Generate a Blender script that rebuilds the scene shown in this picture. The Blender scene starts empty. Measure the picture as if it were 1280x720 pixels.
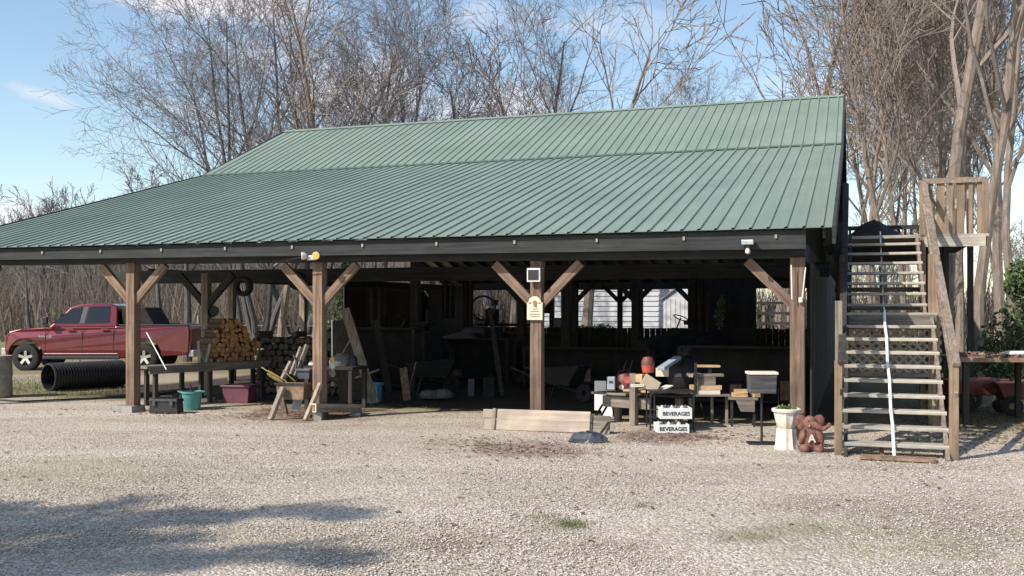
import bpy, bmesh, math, random
import numpy as np
from mathutils import Vector, Matrix, Quaternion
R = math.radians
scene = bpy.context.scene
COL = scene.collection
# ------------------------------------------------------------------ camera
F = 1267.0; HC = 1.75; HY = 385.0          # focal length in photo pixels, eye height, horizon row
cam_d = bpy.data.cameras.new('camera'); cam = bpy.data.objects.new('camera', cam_d); COL.objects.link(cam)
cam_d.sensor_width = 36.0; cam_d.lens = 36.0 * F / 1280.0
cam.location = (0, 0, HC); cam.rotation_euler = (R(90), 0, 0)
cam_d.shift_y = (HY - 360.0) / 1280.0
cam_d.clip_start = 0.1; cam_d.clip_end = 2000
scene.camera = cam
# ------------------------------------------------------------------ light
SUN_EL = 39.0; SUN_TH = 33.0               # light travels towards +x and +y
sd = (math.cos(R(SUN_TH)) * math.cos(R(SUN_EL)), math.sin(R(SUN_TH)) * math.cos(R(SUN_EL)), -math.sin(R(SUN_EL)))
sun_d = bpy.data.lights.new('sun', 'SUN'); sun_d.energy = 4.3; sun_d.angle = R(0.55); sun_d.color = (1.0, 0.93, 0.85)
sun = bpy.data.objects.new('sun', sun_d); COL.objects.link(sun)
sun.rotation_euler = Vector(sd).to_track_quat('-Z', 'Y').to_euler()
scene.view_settings.view_transform = 'Standard'; scene.view_settings.look = 'None'
scene.view_settings.exposure = 0.42; scene.view_settings.gamma = 1
world = bpy.data.worlds.new('World'); scene.world = world; world.use_nodes = True
def build_world():
    nt = world.node_tree; N = nt.nodes; L = nt.links
    for n in list(N): N.remove(n)
    out = N.new('ShaderNodeOutputWorld'); bg = N.new('ShaderNodeBackground'); bg.inputs[1].default_value = 0.135
    sky = N.new('ShaderNodeTexSky'); sky.sky_type = 'NISHITA'; sky.sun_disc = False
    sky.sun_elevation = R(SUN_EL)
    az = math.atan2(-sd[0], -sd[1])         # compass direction of the sun, clockwise from +y
    sky.sun_rotation = az; sky.air_density = 1.0; sky.dust_density = 0.6; sky.ozone_density = 1.0
    tc = N.new('ShaderNodeTexCoord')
    # wispy clouds by direction
    def blob(px, py, rx, ry, tilt, amt):
        v = Vector(((px - 640) / F, 1, (HY - py) / F))
        x = v.x; z = v.z
        sep = N.new('ShaderNodeSeparateXYZ'); L.new(tc.outputs['Generated'], sep.inputs[0])
        def m(op, a, b=None, clamp=False):
            n = N.new('ShaderNodeMath'); n.operation = op; n.use_clamp = clamp
            for i, q in enumerate((a, b)):
                if q is None: continue
                if isinstance(q, (int, float)): n.inputs[i].default_value = q
                else: L.new(q, n.inputs[i])
            return n.outputs[0]
        yy = m('MAXIMUM', sep.outputs[1], 0.05)
        dx = m('SUBTRACT', m('DIVIDE', sep.outputs[0], yy), x); dz = m('SUBTRACT', m('DIVIDE', sep.outputs[2], yy), z)
        c, s = math.cos(tilt), math.sin(tilt)
        a = m('DIVIDE', m('ADD', m('MULTIPLY', dx, c), m('MULTIPLY', dz, s)), rx / F)
        b = m('DIVIDE', m('SUBTRACT', m('MULTIPLY', dz, c), m('MULTIPLY', dx, s)), ry / F)
        r2 = m('ADD', m('MULTIPLY', a, a), m('MULTIPLY', b, b))
        front = m('GREATER_THAN', sep.outputs[1], 0.06)
        return m('MULTIPLY', m('MULTIPLY', m('POWER', 2.718, m('MULTIPLY', r2, -1.0)), amt), front), m
    mp = N.new('ShaderNodeMapping'); mp.inputs['Scale'].default_value = (1.0, 1.0, 2.2); L.new(tc.outputs['Generated'], mp.inputs[0])
    nz = N.new('ShaderNodeTexNoise'); nz.inputs['Scale'].default_value = 5.5; nz.inputs['Detail'].default_value = 9; nz.inputs['Roughness'].default_value = 0.62
    nz.inputs['Distortion'].default_value = 0.4; L.new(mp.outputs[0], nz.inputs['Vector'])
    tot = None
    for b in [(250, -10, 170, 36, -0.12, 1.0), (60, 122, 75, 15, -0.28, 0.72), (240, 138, 90, 18, -0.2, 0.5), (440, 115, 110, 46, 0.0, 0.85),
              (620, 135, 120, 40, 0.1, 0.7), (640, 30, 160, 40, 0, 0.45), (1000, 110, 90, 30, 0, 0.4), (20, 268, 60, 26, 0, 0.75), (350, 70, 160, 40, 0, 0.4),
              (1130, 40, 160, 60, 0.4, 0.35), (-500, 60, 300, 80, 0.2, 0.8), (1700, 90, 300, 80, 0.1, 0.8)]:
        o, m = blob(*b)
        tot = o if tot is None else m('MAXIMUM', tot, o)
    fac = m('MULTIPLY', m('SUBTRACT', m('ADD', tot, m('MULTIPLY', nz.outputs[0], 1.5)), 0.98), 1.7, True)
    mx = N.new('ShaderNodeMix'); mx.data_type = 'RGBA'
    L.new(fac, mx.inputs[0])
    hs = N.new('ShaderNodeMix'); hs.data_type = 'RGBA'; hs.blend_type = 'MULTIPLY'; hs.inputs[0].default_value = 1
    hs.inputs[7].default_value = (1.10, 1.10, 1.06, 1); L.new(sky.outputs[0], hs.inputs[6])
    L.new(hs.outputs[2], mx.inputs[6]); mx.inputs[7].default_value = (5.6, 5.5, 5.9, 1)
    L.new(mx.outputs[2], bg.inputs[0]); L.new(bg.outputs[0], out.inputs[0])
build_world()
if scene.render.engine == 'CYCLES' or True:
    try:
        scene.cycles.max_bounces = 6; scene.cycles.transparent_max_bounces = 8
    except Exception: pass
# ------------------------------------------------------------------ frames and helpers
AN = R(18.75)
UU = Vector((math.cos(AN), -math.sin(AN), 0)); VV = Vector((math.sin(AN), math.cos(AN), 0))
def G(px, py, z=0.0):
    Y = F * (HC - z) / (py - HY); return Vector(((px - 640) / F * Y, Y, z))
def P(px, py, Y): return Vector(((px - 640) / F * Y, Y, HC + (HY - py) / F * Y))
def PX(px, Y, z=0.0): return Vector(((px - 640) / F * Y, Y, z))
OB = G(997, 547)                                            # barn frame origin: foot of the front right post
def W(u, v, z=0): return OB + UU * u + VV * v + Vector((0, 0, z))

class MB:
    def __init__(s): s.v = []; s.f = []; s.m = []
    def add(s, vs, fs, mi=0):
        o = len(s.v); s.v.extend([tuple(p) for p in vs]); s.f.extend([tuple(i + o for i in q) for q in fs]); s.m.extend([mi] * len(fs)); return s
    def box(s, c, size, rot=None, mi=0, taper=1.0):
        sx, sy, sz = [q / 2 for q in size]; c = Vector(c); vs = []
        for z in (-1, 1):
            t = taper if z > 0 else 1.0
            for x, y in ((-1, -1), (1, -1), (1, 1), (-1, 1)):
                p = Vector((x * sx * t, y * sy * t, z * sz))
                if rot is not None: p = rot @ p
                vs.append(c + p)
        return s.add(vs, [(3, 2, 1, 0), (4, 5, 6, 7), (0, 1, 5, 4), (1, 2, 6, 5), (2, 3, 7, 6), (3, 0, 4, 7)], mi)
    def bar(s, p0, p1, w, t, up=(0, 0, 1), mi=0, cut0=0, cut1=0):
        p0 = Vector(p0); p1 = Vector(p1); d = (p1 - p0).normalized(); up = Vector(up)
        sd_ = d.cross(up)
        if sd_.length < 1e-4: sd_ = d.cross(Vector((0, 1, 0)))
        sd_.normalize(); u2 = sd_.cross(d).normalized()
        vs = []
        for p in (p0, p1):
            for a, b in ((-1, -1), (1, -1), (1, 1), (-1, 1)): vs.append(p + sd_ * a * w / 2 + u2 * b * t / 2)
        return s.add(vs, [(0, 1, 2, 3), (7, 6, 5, 4), (0, 4, 5, 1), (1, 5, 6, 2), (2, 6, 7, 3), (3, 7, 4, 0)], mi)
    def tube(s, pts, rad, n=8, mi=0, cap=True, mcap=None):
        pts = [Vector(p) for p in pts]
        if not isinstance(rad, (list, tuple)): rad = [rad] * len(pts)
        d0 = (pts[1] - pts[0]).normalized(); a = d0.orthogonal().normalized(); o = len(s.v); vs = []
        for i, p in enumerate(pts):
            if i == 0: d = d0
            elif i == len(pts) - 1: d = (pts[i] - pts[i - 1]).normalized()
            else: d = (pts[i + 1] - pts[i - 1]).normalized()
            a = (a - d * a.dot(d)).normalized(); b = d.cross(a)
            for k in range(n):
                t = 2 * math.pi * k / n; vs.append(p + (a * math.cos(t) + b * math.sin(t)) * rad[i])
        fs = []
        for i in range(len(pts) - 1):
            for k in range(n):
                k2 = (k + 1) % n; fs.append((i * n + k, i * n + k2, (i + 1) * n + k2, (i + 1) * n + k))
        s.add(vs, fs, mi)
        if cap:
            e = (len(pts) - 1) * n
            s.f.append(tuple(o + k for k in reversed(range(n)))); s.m.append(mi if mcap is None else mcap)
            s.f.append(tuple(o + e + k for k in range(n))); s.m.append(mi if mcap is None else mcap)
        return s
    def lathe(s, prof, c=(0, 0, 0), n=24, mi=0, rot=None):
        c = Vector(c); vs = []
        for r, z in prof:
            for k in range(n):
                t = 2 * math.pi * k / n; p = Vector((r * math.cos(t), r * math.sin(t), z))
                if rot is not None: p = rot @ p
                vs.append(c + p)
        fs = []
        for i in range(len(prof) - 1):
            for k in range(n):
                k2 = (k + 1) % n; fs.append((i * n + k, i * n + k2, (i + 1) * n + k2, (i + 1) * n + k))
        return s.add(vs, fs, mi)
    def prism(s, outline, y0, y1, mi=0, fn=None):
        # outline in (x,z), extruded along y
        n = len(outline); vs = [(x, y0, z) for x, z in outline] + [(x, y1, z) for x, z in outline]
        if fn: vs = [fn(*p) for p in vs]
        fs = [tuple(range(n)), tuple(reversed(range(n, 2 * n)))]
        for i in range(n): fs.append((i, n + i, n + (i + 1) % n, (i + 1) % n))
        return s.add(vs, fs, mi)
    def build(s, name, mat, parent=None, loc=None, rz=0.0, bevel=0, smooth=False):
        me = bpy.data.meshes.new(name)
        me.from_pydata([tuple(p) for p in s.v], [], s.f)
        mats = mat if isinstance(mat, (list, tuple)) else [mat]
        for m_ in mats: me.materials.append(m_)
        if len(mats) > 1: me.polygons.foreach_set('material_index', s.m)
        bm = bmesh.new(); bm.from_mesh(me); bmesh.ops.recalc_face_normals(bm, faces=bm.faces); bm.to_mesh(me); bm.free()
        if smooth:
            me.polygons.foreach_set('use_smooth', [True] * len(me.polygons))
            try: me.set_sharp_from_angle(angle=R(38))
            except Exception: pass
        o = bpy.data.objects.new(name, me); COL.objects.link(o)
        if parent is not None: o.parent = parent
        if loc is not None: o.location = loc
        o.rotation_euler.z = rz
        if bevel:
            b = o.modifiers.new('bevel', 'BEVEL'); b.width = bevel; b.segments = 2; b.limit_method = 'ANGLE'; b.angle_limit = R(40)
        return o
def tag(o, label=None, cat=None, group=None, kind=None):
    if label: o['label'] = label
    if cat: o['category'] = cat
    if group: o['group'] = group
    if kind: o['kind'] = kind
    return o
def thing(name, loc, label, cat, rz=0.0, group=None):
    o = bpy.data.objects.new(name, None); COL.objects.link(o); o.location = loc; o.rotation_euler.z = rz; o.empty_display_size = 0.2
    return tag(o, label, cat, group)
def copy_tree(o, loc, rz=0.0, sc=1.0, label=None, scz=None):
    c = o.copy(); COL.objects.link(c); c.location = loc; c.rotation_euler.z = rz; c.scale = (sc, sc, scz or sc)
    if label: c['label'] = label
    for ch in list(o.children):
        k = ch.copy(); COL.objects.link(k); k.parent = c
        for g in list(ch.children):
            d = g.copy(); COL.objects.link(d); d.parent = k
    return c
def rotm(ax, deg): return Matrix.Rotation(R(deg), 3, ax)
rng = random.Random(7)
# ------------------------------------------------------------------ materials
def newmat(name):
    m = bpy.data.materials.new(name); m.use_nodes = True; nt = m.node_tree
    return m, nt, nt.nodes['Principled BSDF']
def ramp(nt, src, stops):
    r = nt.nodes.new('ShaderNodeValToRGB'); e = r.color_ramp.elements
    while len(e) < len(stops): e.new(0.5)
    for q, (p, c) in zip(e, stops): q.position = p; q.color = (*c, 1)
    nt.links.new(src, r.inputs[0]); return r.outputs[0]
def noise(nt, scale, detail=5, rough=0.55, vec=None, dist=0):
    n = nt.nodes.new('ShaderNodeTexNoise'); n.inputs['Scale'].default_value = scale; n.inputs['Detail'].default_value = detail
    n.inputs['Roughness'].default_value = rough; n.inputs['Distortion'].default_value = dist
    if vec is not None: nt.links.new(vec, n.inputs['Vector'])
    return n.outputs[0]
def coords(nt, scale=(1, 1, 1), kind='Object'):
    t = nt.nodes.new('ShaderNodeTexCoord'); m = nt.nodes.new('ShaderNodeMapping'); m.inputs['Scale'].default_value = scale
    nt.links.new(t.outputs[kind], m.inputs[0]); return m.outputs[0]
def bump(nt, bs, h, strength, dist=0.02):
    b = nt.nodes.new('ShaderNodeBump'); b.inputs['Strength'].default_value = strength; b.inputs['Distance'].default_value = dist
    nt.links.new(h, b.inputs['Height']); nt.links.new(b.outputs[0], bs.inputs['Normal'])
def mix(nt, fac, a, b, mode='MIX'):
    m = nt.nodes.new('ShaderNodeMix'); m.data_type = 'RGBA'; m.blend_type = mode
    for i, q in ((0, fac), (6, a), (7, b)):
        if isinstance(q, (int, float)): m.inputs[i].default_value = q
        elif isinstance(q, tuple): m.inputs[i].default_value = (*q, 1)
        else: nt.links.new(q, m.inputs[i])
    return m.outputs[2]
def mth(nt, op, a, b=None, clamp=False):
    n = nt.nodes.new('ShaderNodeMath'); n.operation = op; n.use_clamp = clamp
    for i, q in enumerate((a, b)):
        if q is None: continue
        if isinstance(q, (int, float)): n.inputs[i].default_value = q
        else: nt.links.new(q, n.inputs[i])
    return n.outputs[0]
def plain(name, c, rough=0.6, metal=0.0, var=0.25, sc=9, bmp=0.15):
    m, nt, b = newmat(name); v = coords(nt)
    n = noise(nt, sc, 6, 0.6, v)
    lo = tuple(q * (1 - var) for q in c); hi = tuple(min(1, q * (1 + var)) for q in c)
    nt.links.new(ramp(nt, n, [(0.3, lo), (0.7, hi)]), b.inputs['Base Color'])
    b.inputs['Roughness'].default_value = rough; b.inputs['Metallic'].default_value = metal
    if bmp: bump(nt, b, noise(nt, sc * 5, 4, 0.6, v), bmp, 0.005)
    return m
def wood(name, lo, hi, axis='z', rough=0.8, sc=1.0):
    m, nt, b = newmat(name)
    s = {'x': (1.2, 22, 22), 'y': (22, 1.2, 22), 'z': (22, 22, 1.2)}[axis]
    v = coords(nt, tuple(q * sc for q in s))
    g = noise(nt, 1.0, 8, 0.65, v, 0.6)
    c = ramp(nt, g, [(0.25, tuple(q * 0.45 for q in lo)), (0.42, lo), (0.68, hi)])
    big = noise(nt, 2.2, 4, 0.6, coords(nt))
    oi = nt.nodes.new('ShaderNodeObjectInfo')
    tone = ramp(nt, big, [(0.3, (0.68, 0.68, 0.7)), (0.7, (1.12, 1.1, 1.06))])
    c = mix(nt, 1.0, c, tone, 'MULTIPLY')
    per = ramp(nt, oi.outputs['Random'], [(0, (0.82, 0.82, 0.82)), (1, (1.1, 1.08, 1.05))])
    c = mix(nt, 1.0, c, per, 'MULTIPLY')
    nt.links.new(c, b.inputs['Base Color']); b.inputs['Roughness'].default_value = rough
    bump(nt, b, g, 0.5, 0.006)
    return m
M = {}
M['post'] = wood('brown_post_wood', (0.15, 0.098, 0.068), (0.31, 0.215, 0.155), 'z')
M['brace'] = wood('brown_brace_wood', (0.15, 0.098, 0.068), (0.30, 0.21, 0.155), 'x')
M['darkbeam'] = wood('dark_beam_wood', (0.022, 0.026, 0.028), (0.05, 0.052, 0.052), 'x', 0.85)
M['darkpost'] = wood('dark_stained_and_shaded_wood', (0.03, 0.026, 0.022), (0.07, 0.06, 0.05), 'z', 0.85)
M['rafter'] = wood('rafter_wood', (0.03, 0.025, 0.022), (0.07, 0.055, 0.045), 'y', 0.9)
M['new_z'] = wood('treated_wood_upright', (0.22, 0.16, 0.105), (0.37, 0.28, 0.19), 'z')
M['new_x'] = wood('weathered_tread_wood', (0.36, 0.335, 0.29), (0.60, 0.56, 0.49), 'x')
M['new_y'] = wood('weathered_rail_wood', (0.22, 0.175, 0.135), (0.40, 0.325, 0.25), 'y')
M['grey_x'] = wood('grey_board_wood', (0.15, 0.13, 0.11), (0.33, 0.29, 0.25), 'x')
M['grey_z'] = wood('grey_upright_wood', (0.17, 0.145, 0.12), (0.38, 0.33, 0.27), 'z')
M['pale_x'] = wood('pale_sawn_wood', (0.42, 0.29, 0.16), (0.66, 0.48, 0.29), 'x')
M['pale_z'] = wood('pale_upright_wood', (0.33, 0.26, 0.19), (0.55, 0.46, 0.36), 'z')
M['ply'] = wood('tan_plywood', (0.36, 0.30, 0.245), (0.50, 0.43, 0.365), 'x', 0.8, 0.5)
M['bark'] = plain('log_bark', (0.10, 0.07, 0.05), 0.95, 0, 0.5, 14, 0.8)
M['cut'] = plain('cut_log_end', (0.62, 0.31, 0.13), 0.85, 0, 0.5, 7, 0.2)
M['cut_shaded'] = plain('shaded_log_end', (0.10, 0.08, 0.06), 0.9, 0, 0.4, 16, 0.2)  # cut ends darkened to stand in for the shade on the second stack
M['black'] = plain('black_plastic', (0.02, 0.02, 0.022), 0.5, 0, 0.3, 12, 0.1)
M['iron'] = plain('black_iron', (0.03, 0.03, 0.032), 0.55, 0.4, 0.4, 20, 0.2)
M['rubber'] = plain('tyre_rubber', (0.018, 0.018, 0.018), 0.8, 0, 0.3, 20, 0.2)
M['steel'] = plain('galvanised_steel', (0.5, 0.51, 0.52), 0.4, 0.8, 0.2, 18, 0.1)
M['white'] = plain('white_paint', (0.74, 0.74, 0.72), 0.55, 0, 0.08, 5, 0.05)
M['offwhite'] = plain('offwhite_card', (0.66, 0.60, 0.50), 0.7, 0, 0.12, 8, 0.05)
M['teal'] = plain('teal_plastic', (0.09, 0.27, 0.25), 0.45, 0, 0.15, 6, 0.05)
M['maroon'] = plain('maroon_plastic', (0.15, 0.05, 0.075), 0.5, 0, 0.2, 6, 0.05)
M['blue'] = plain('blue_plastic', (0.13, 0.33, 0.50), 0.5, 0, 0.15, 6, 0.05)
M['slate'] = plain('slate_grey_plastic', (0.06, 0.066, 0.078), 0.5, 0, 0.2, 6, 0.05)
M['greybox'] = plain('grey_box_paint', (0.34, 0.38, 0.44), 0.5, 0, 0.1, 9, 0.05)
M['rust'] = plain('rusty_metal', (0.24, 0.16, 0.11), 0.75, 0.2, 0.55, 9, 0.3)
M['red'] = plain('red_plastic', (0.48, 0.10, 0.07), 0.4, 0, 0.25, 7, 0.05)
M['red_dull'] = plain('dull_red_paint', (0.17, 0.05, 0.045), 0.55, 0, 0.4, 8, 0.1)
M['yellow'] = plain('yellow_lens', (0.60, 0.44, 0.06), 0.4, 0, 0.1, 9, 0.0)
M['cane'] = plain('yellow_cane', (0.55, 0.42, 0.14), 0.6, 0, 0.3, 12, 0.1)
M['concrete'] = plain('grey_concrete', (0.27, 0.25, 0.22), 0.9, 0, 0.25, 7, 0.5)
M['plaster'] = plain('cream_planter_cement', (0.66, 0.60, 0.52), 0.85, 0, 0.16, 9, 0.4)
M['terra'] = plain('reddish_terracotta', (0.18, 0.085, 0.065), 0.9, 0, 0.6, 16, 0.4)
M['glass'] = plain('dark_glass', (0.015, 0.017, 0.02), 0.08, 0, 0.1, 3, 0)
M['dirtcloth'] = plain('dirty_tarp', (0.13, 0.125, 0.12), 0.8, 0, 0.4, 5, 0.5)
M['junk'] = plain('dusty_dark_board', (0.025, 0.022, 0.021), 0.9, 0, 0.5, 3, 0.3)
M['clip'] = plain('dull_metal_clip', (0.30, 0.27, 0.24), 0.7, 0, 0.2, 18, 0.1)
M['rope'] = plain('white_rope_fibre', (0.78, 0.78, 0.78), 0.8, 0, 0.1, 30, 0.4)
M['signboard'] = plain('cream_sign_paint', (0.66, 0.58, 0.44), 0.7, 0, 0.18, 11, 0.1)
M['ink'] = plain('dark_lettering', (0.03, 0.035, 0.04), 0.7, 0, 0.2, 11, 0)
M['brownink'] = plain('brown_sign_ink', (0.28, 0.15, 0.06), 0.7, 0, 0.3, 20, 0)
M['hose'] = plain('dark_hose_rubber', (0.04, 0.045, 0.03), 0.6, 0, 0.2, 20, 0)
M['chrome'] = plain('bright_wheel_alloy', (0.75, 0.76, 0.78), 0.2, 1.0, 0.05, 10, 0)
M['card'] = plain('tan_box_board', (0.50, 0.41, 0.28), 0.8, 0, 0.12, 8, 0.05)
def carpaint():
    m, nt, b = newmat('dark_red_car_paint')
    n = noise(nt, 3, 3, 0.5, coords(nt)); nt.links.new(ramp(nt, n, [(0.3, (0.115, 0.004, 0.011)), (0.7, (0.15, 0.006, 0.016))]), b.inputs['Base Color'])
    b.inputs['Roughness'].default_value = 0.32; b.inputs['Metallic'].default_value = 0.35
    b.inputs['Coat Weight'].default_value = 0.8; b.inputs['Coat Roughness'].default_value = 0.05
    return m
M['car'] = carpaint()
def roofmat():
    m, nt, b = newmat('sage_green_roof_metal')
    v = coords(nt); big = noise(nt, 0.5, 5, 0.6, v)
    st = noise(nt, 1.0, 5, 0.6, coords(nt, (9, 0.5, 0.5)))
    c = ramp(nt, big, [(0.3, (0.178, 0.228, 0.180)), (0.7, (0.226, 0.280, 0.228))])
    c = mix(nt, 0.5, c, ramp(nt, st, [(0.3, (0.74, 0.76, 0.76)), (0.7, (1.14, 1.12, 1.12))]), 'MULTIPLY')
    nt.links.new(c, b.inputs['Base Color']); b.inputs['Roughness'].default_value = 0.5
    b.inputs['Specular IOR Level'].default_value = 0.5
    bump(nt, b, noise(nt, 2.2, 3, 0.5, v), 0.12, 0.02)
    return m
M['roof'] = roofmat()
def barkmat(name, lo, hi):
    m, nt, b = newmat(name); v = coords(nt, (7, 7, 1.3))
    g = noise(nt, 1.5, 8, 0.7, v, 0.5); nt.links.new(ramp(nt, g, [(0.3, lo), (0.65, hi)]), b.inputs['Base Color'])
    b.inputs['Roughness'].default_value = 0.95; bump(nt, b, g, 0.8, 0.03); return m
M['treebark'] = barkmat('grey_tree_bark', (0.045, 0.042, 0.042), (0.125, 0.116, 0.112))
M['twig'] = barkmat('grey_twig_bark', (0.11, 0.098, 0.10), (0.22, 0.198, 0.20))
M['tanbark'] = barkmat('tan_tree_bark', (0.10, 0.078, 0.064), (0.30, 0.245, 0.20))
M['tantwig'] = barkmat('tan_twig_bark', (0.16, 0.128, 0.11), (0.30, 0.25, 0.215))
def islandmat(name, stops, rough=0.9, trans=0):
    m, nt, b = newmat(name); g = nt.nodes.new('ShaderNodeNewGeometry')
    nt.links.new(ramp(nt, g.outputs['Random Per Island'], stops), b.inputs['Base Color']); b.inputs['Roughness'].default_value = rough
    return m
M['pebble'] = islandmat('mixed_gravel_stone', [(0, (0.15, 0.12, 0.095)), (0.25, (0.38, 0.325, 0.27)), (0.6, (0.54, 0.475, 0.40)), (1, (0.71, 0.65, 0.57))])
M['leaf_litter'] = islandmat('dead_leaves', [(0, (0.10, 0.06, 0.042)), (0.5, (0.22, 0.14, 0.10)), (1, (0.36, 0.27, 0.20))])
M['grassblade'] = islandmat('grass_blades', [(0, (0.06, 0.10, 0.025)), (0.6, (0.14, 0.18, 0.06)), (1, (0.30, 0.28, 0.13))])
M['evergreen'] = islandmat('evergreen_leaves', [(0, (0.035, 0.06, 0.018)), (0.6, (0.075, 0.12, 0.035)), (1, (0.15, 0.19, 0.07))], 0.7)
M['bushleaf'] = islandmat('bright_bush_leaves', [(0, (0.06, 0.12, 0.03)), (0.6, (0.12, 0.22, 0.05)), (1, (0.2, 0.32, 0.09))], 0.7)
M['drybrush'] = islandmat('dry_brush_stems', [(0, (0.055, 0.045, 0.037)), (0.5, (0.10, 0.083, 0.068)), (1, (0.18, 0.15, 0.118))], 0.95)
def groundmat():
    m, nt, b = newmat('gravel_lot_and_litter')
    t = nt.nodes.new('ShaderNodeTexCoord'); pos = t.outputs['Object']
    sep = nt.nodes.new('ShaderNodeSeparateXYZ'); nt.links.new(pos, sep.inputs[0]); X, Y = sep.outputs[0], sep.outputs[1]
    # barn coordinates
    dx = mth(nt, 'SUBTRACT', X, OB.x); dy = mth(nt, 'SUBTRACT', Y, OB.y)
    u = mth(nt, 'ADD', mth(nt, 'MULTIPLY', dx, UU.x), mth(nt, 'MULTIPLY', dy, UU.y))
    v = mth(nt, 'ADD', mth(nt, 'MULTIPLY', dx, VV.x), mth(nt, 'MULTIPLY', dy, VV.y))
    nbig = noise(nt, 0.55, 6, 0.65, pos); nmid = noise(nt, 2.3, 6, 0.65, pos); nfine = noise(nt, 9, 6, 0.7, pos)
    # gravel stones
    vo = nt.nodes.new('ShaderNodeTexVoronoi'); vo.inputs['Scale'].default_value = 42; nt.links.new(pos, vo.inputs['Vector'])
    vo2 = nt.nodes.new('ShaderNodeTexVoronoi'); vo2.inputs['Scale'].default_value = 95; nt.links.new(pos, vo2.inputs['Vector'])
    sepc = nt.nodes.new('ShaderNodeSeparateColor'); nt.links.new(vo.outputs['Color'], sepc.inputs[0])
    sepc2 = nt.nodes.new('ShaderNodeSeparateColor'); nt.links.new(vo2.outputs['Color'], sepc2.inputs[0])
    g1 = ramp(nt, sepc.outputs[0], [(0, (0.19, 0.155, 0.125)), (0.3, (0.37, 0.32, 0.27)), (0.7, (0.52, 0.465, 0.405)), (1, (0.70, 0.65, 0.585))])
    g2 = ramp(nt, sepc2.outputs[0], [(0, (0.22, 0.19, 0.155)), (1, (0.48, 0.44, 0.38))])
    grav = mix(nt, 0.4, g1, g2)
    dirt = ramp(nt, nfine, [(0.3, (0.15, 0.11, 0.08)), (0.7, (0.30, 0.235, 0.175))])
    gfac = mth(nt, 'MULTIPLY', mth(nt, 'SUBTRACT', mth(nt, 'ADD', mth(nt, 'MULTIPLY', nbig, 0.7), mth(nt, 'MULTIPLY', nmid, 0.5)), 0.66), 5.0, True)
    grav = mix(nt, mth(nt, 'MULTIPLY', gfac, 0.75), grav, dirt)
    tint = ramp(nt, noise(nt, 0.22, 5, 0.6, pos), [(0.3, (0.95, 0.92, 0.875)), (0.7, (1.19, 1.15, 1.10))])
    grav = mix(nt, 1.0, grav, tint, 'MULTIPLY')
    trk = noise(nt, 1.0, 4, 0.55, coords(nt, (0.16, 1.1, 1)))
    grav = mix(nt, 1.0, grav, ramp(nt, trk, [(0.35, (0.88, 0.86, 0.83)), (0.6, (1.08, 1.08, 1.08))]), 'MULTIPLY')
    # mossy grass stains in the lot, on the right and the left
    moss = ramp(nt, nfine, [(0.3, (0.17, 0.165, 0.085)), (0.7, (0.31, 0.28, 0.17))])
    def spot(cx, cy, rx, ry):
        a = mth(nt, 'DIVIDE', mth(nt, 'SUBTRACT', X, cx), rx); c = mth(nt, 'DIVIDE', mth(nt, 'SUBTRACT', Y, cy), ry)
        r = mth(nt, 'ADD', mth(nt, 'MULTIPLY', a, a), mth(nt, 'MULTIPLY', c, c))
        return mth(nt, 'SUBTRACT', 1.0, r, True)
    def patch(base, col, px, py, rpx, rpy, amt, k=4.0):
        c = G(px, py); ry = abs(G(px, py - rpy).y - c.y); rx = rpx / F * c.y
        s_ = spot(c.x, c.y, rx, ry)
        f = mth(nt, 'MULTIPLY', mth(nt, 'SUBTRACT', mth(nt, 'ADD', mth(nt, 'MULTIPLY', s_, 0.6), nmid), 0.72), k, True)
        f = mth(nt, 'MULTIPLY', mth(nt, 'MULTIPLY', f, amt), mth(nt, 'MULTIPLY', s_, 6.0, True))
        return mix(nt, f, base, col)
    grav = patch(grav, moss, 700, 655, 70, 20, 0.6, 2.0); grav = patch(grav, moss, 1120, 670, 280, 50, 0.6, 2.2); grav = patch(grav, (0.23, 0.175, 0.13), 1180, 640, 160, 30, 0.45, 2.5); grav = patch(grav, (0.24, 0.19, 0.15), 400, 690, 260, 30, 0.4, 2.5)
    grav = patch(grav, moss, 90, 590, 260, 28, 0.35); grav = patch(grav, (0.25, 0.19, 0.14), 1010, 632, 100, 20, 0.7, 2.0)
    grav = patch(grav, (0.24, 0.18, 0.14), 760, 690, 120, 25, 0.6, 2.0); grav = patch(grav, (0.21, 0.145, 0.11), 660, 562, 110, 14, 0.75)
    grav = patch(grav, (0.16, 0.10, 0.07), 400, 515, 130, 14, 0.9); grav = patch(grav, (0.62, 0.55, 0.46), 730, 642, 45, 10, 0.9)
    grav = patch(grav, (0.16, 0.10, 0.07), 570, 678, 70, 16, 0.5); grav = patch(grav, (0.16, 0.10, 0.07), 830, 545, 90, 12, 0.8)
    grav = patch(grav, moss, 930, 672, 70, 14, 0.45, 2.0)
    # field beyond
    field = ramp(nt, nmid, [(0.3, (0.15, 0.14, 0.06)), (0.5, (0.24, 0.21, 0.11)), (0.7, (0.32, 0.26, 0.17))])
    field = mix(nt, 0.4, field, ramp(nt, nfine, [(0.3, (0.10, 0.075, 0.05)), (0.7, (0.36, 0.29, 0.20))]))
    lit = ramp(nt, nmid, [(0.3, (0.07, 0.052, 0.038)), (0.7, (0.17, 0.13, 0.095))])
    field = mix(nt, mth(nt, 'MULTIPLY', mth(nt, 'SUBTRACT', mth(nt, 'ADD', Y, mth(nt, 'MULTIPLY', nbig, 8)), 55.0), 0.2, True), field, lit)
    wob = mth(nt, 'ADD', v, mth(nt, 'MULTIPLY', mth(nt, 'SUBTRACT', nmid, 0.5), 2.2))
    fmask = mth(nt, 'MULTIPLY', mth(nt, 'SUBTRACT', wob, 1.3), 1.6, True)
    col = mix(nt, fmask, grav, field)
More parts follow.
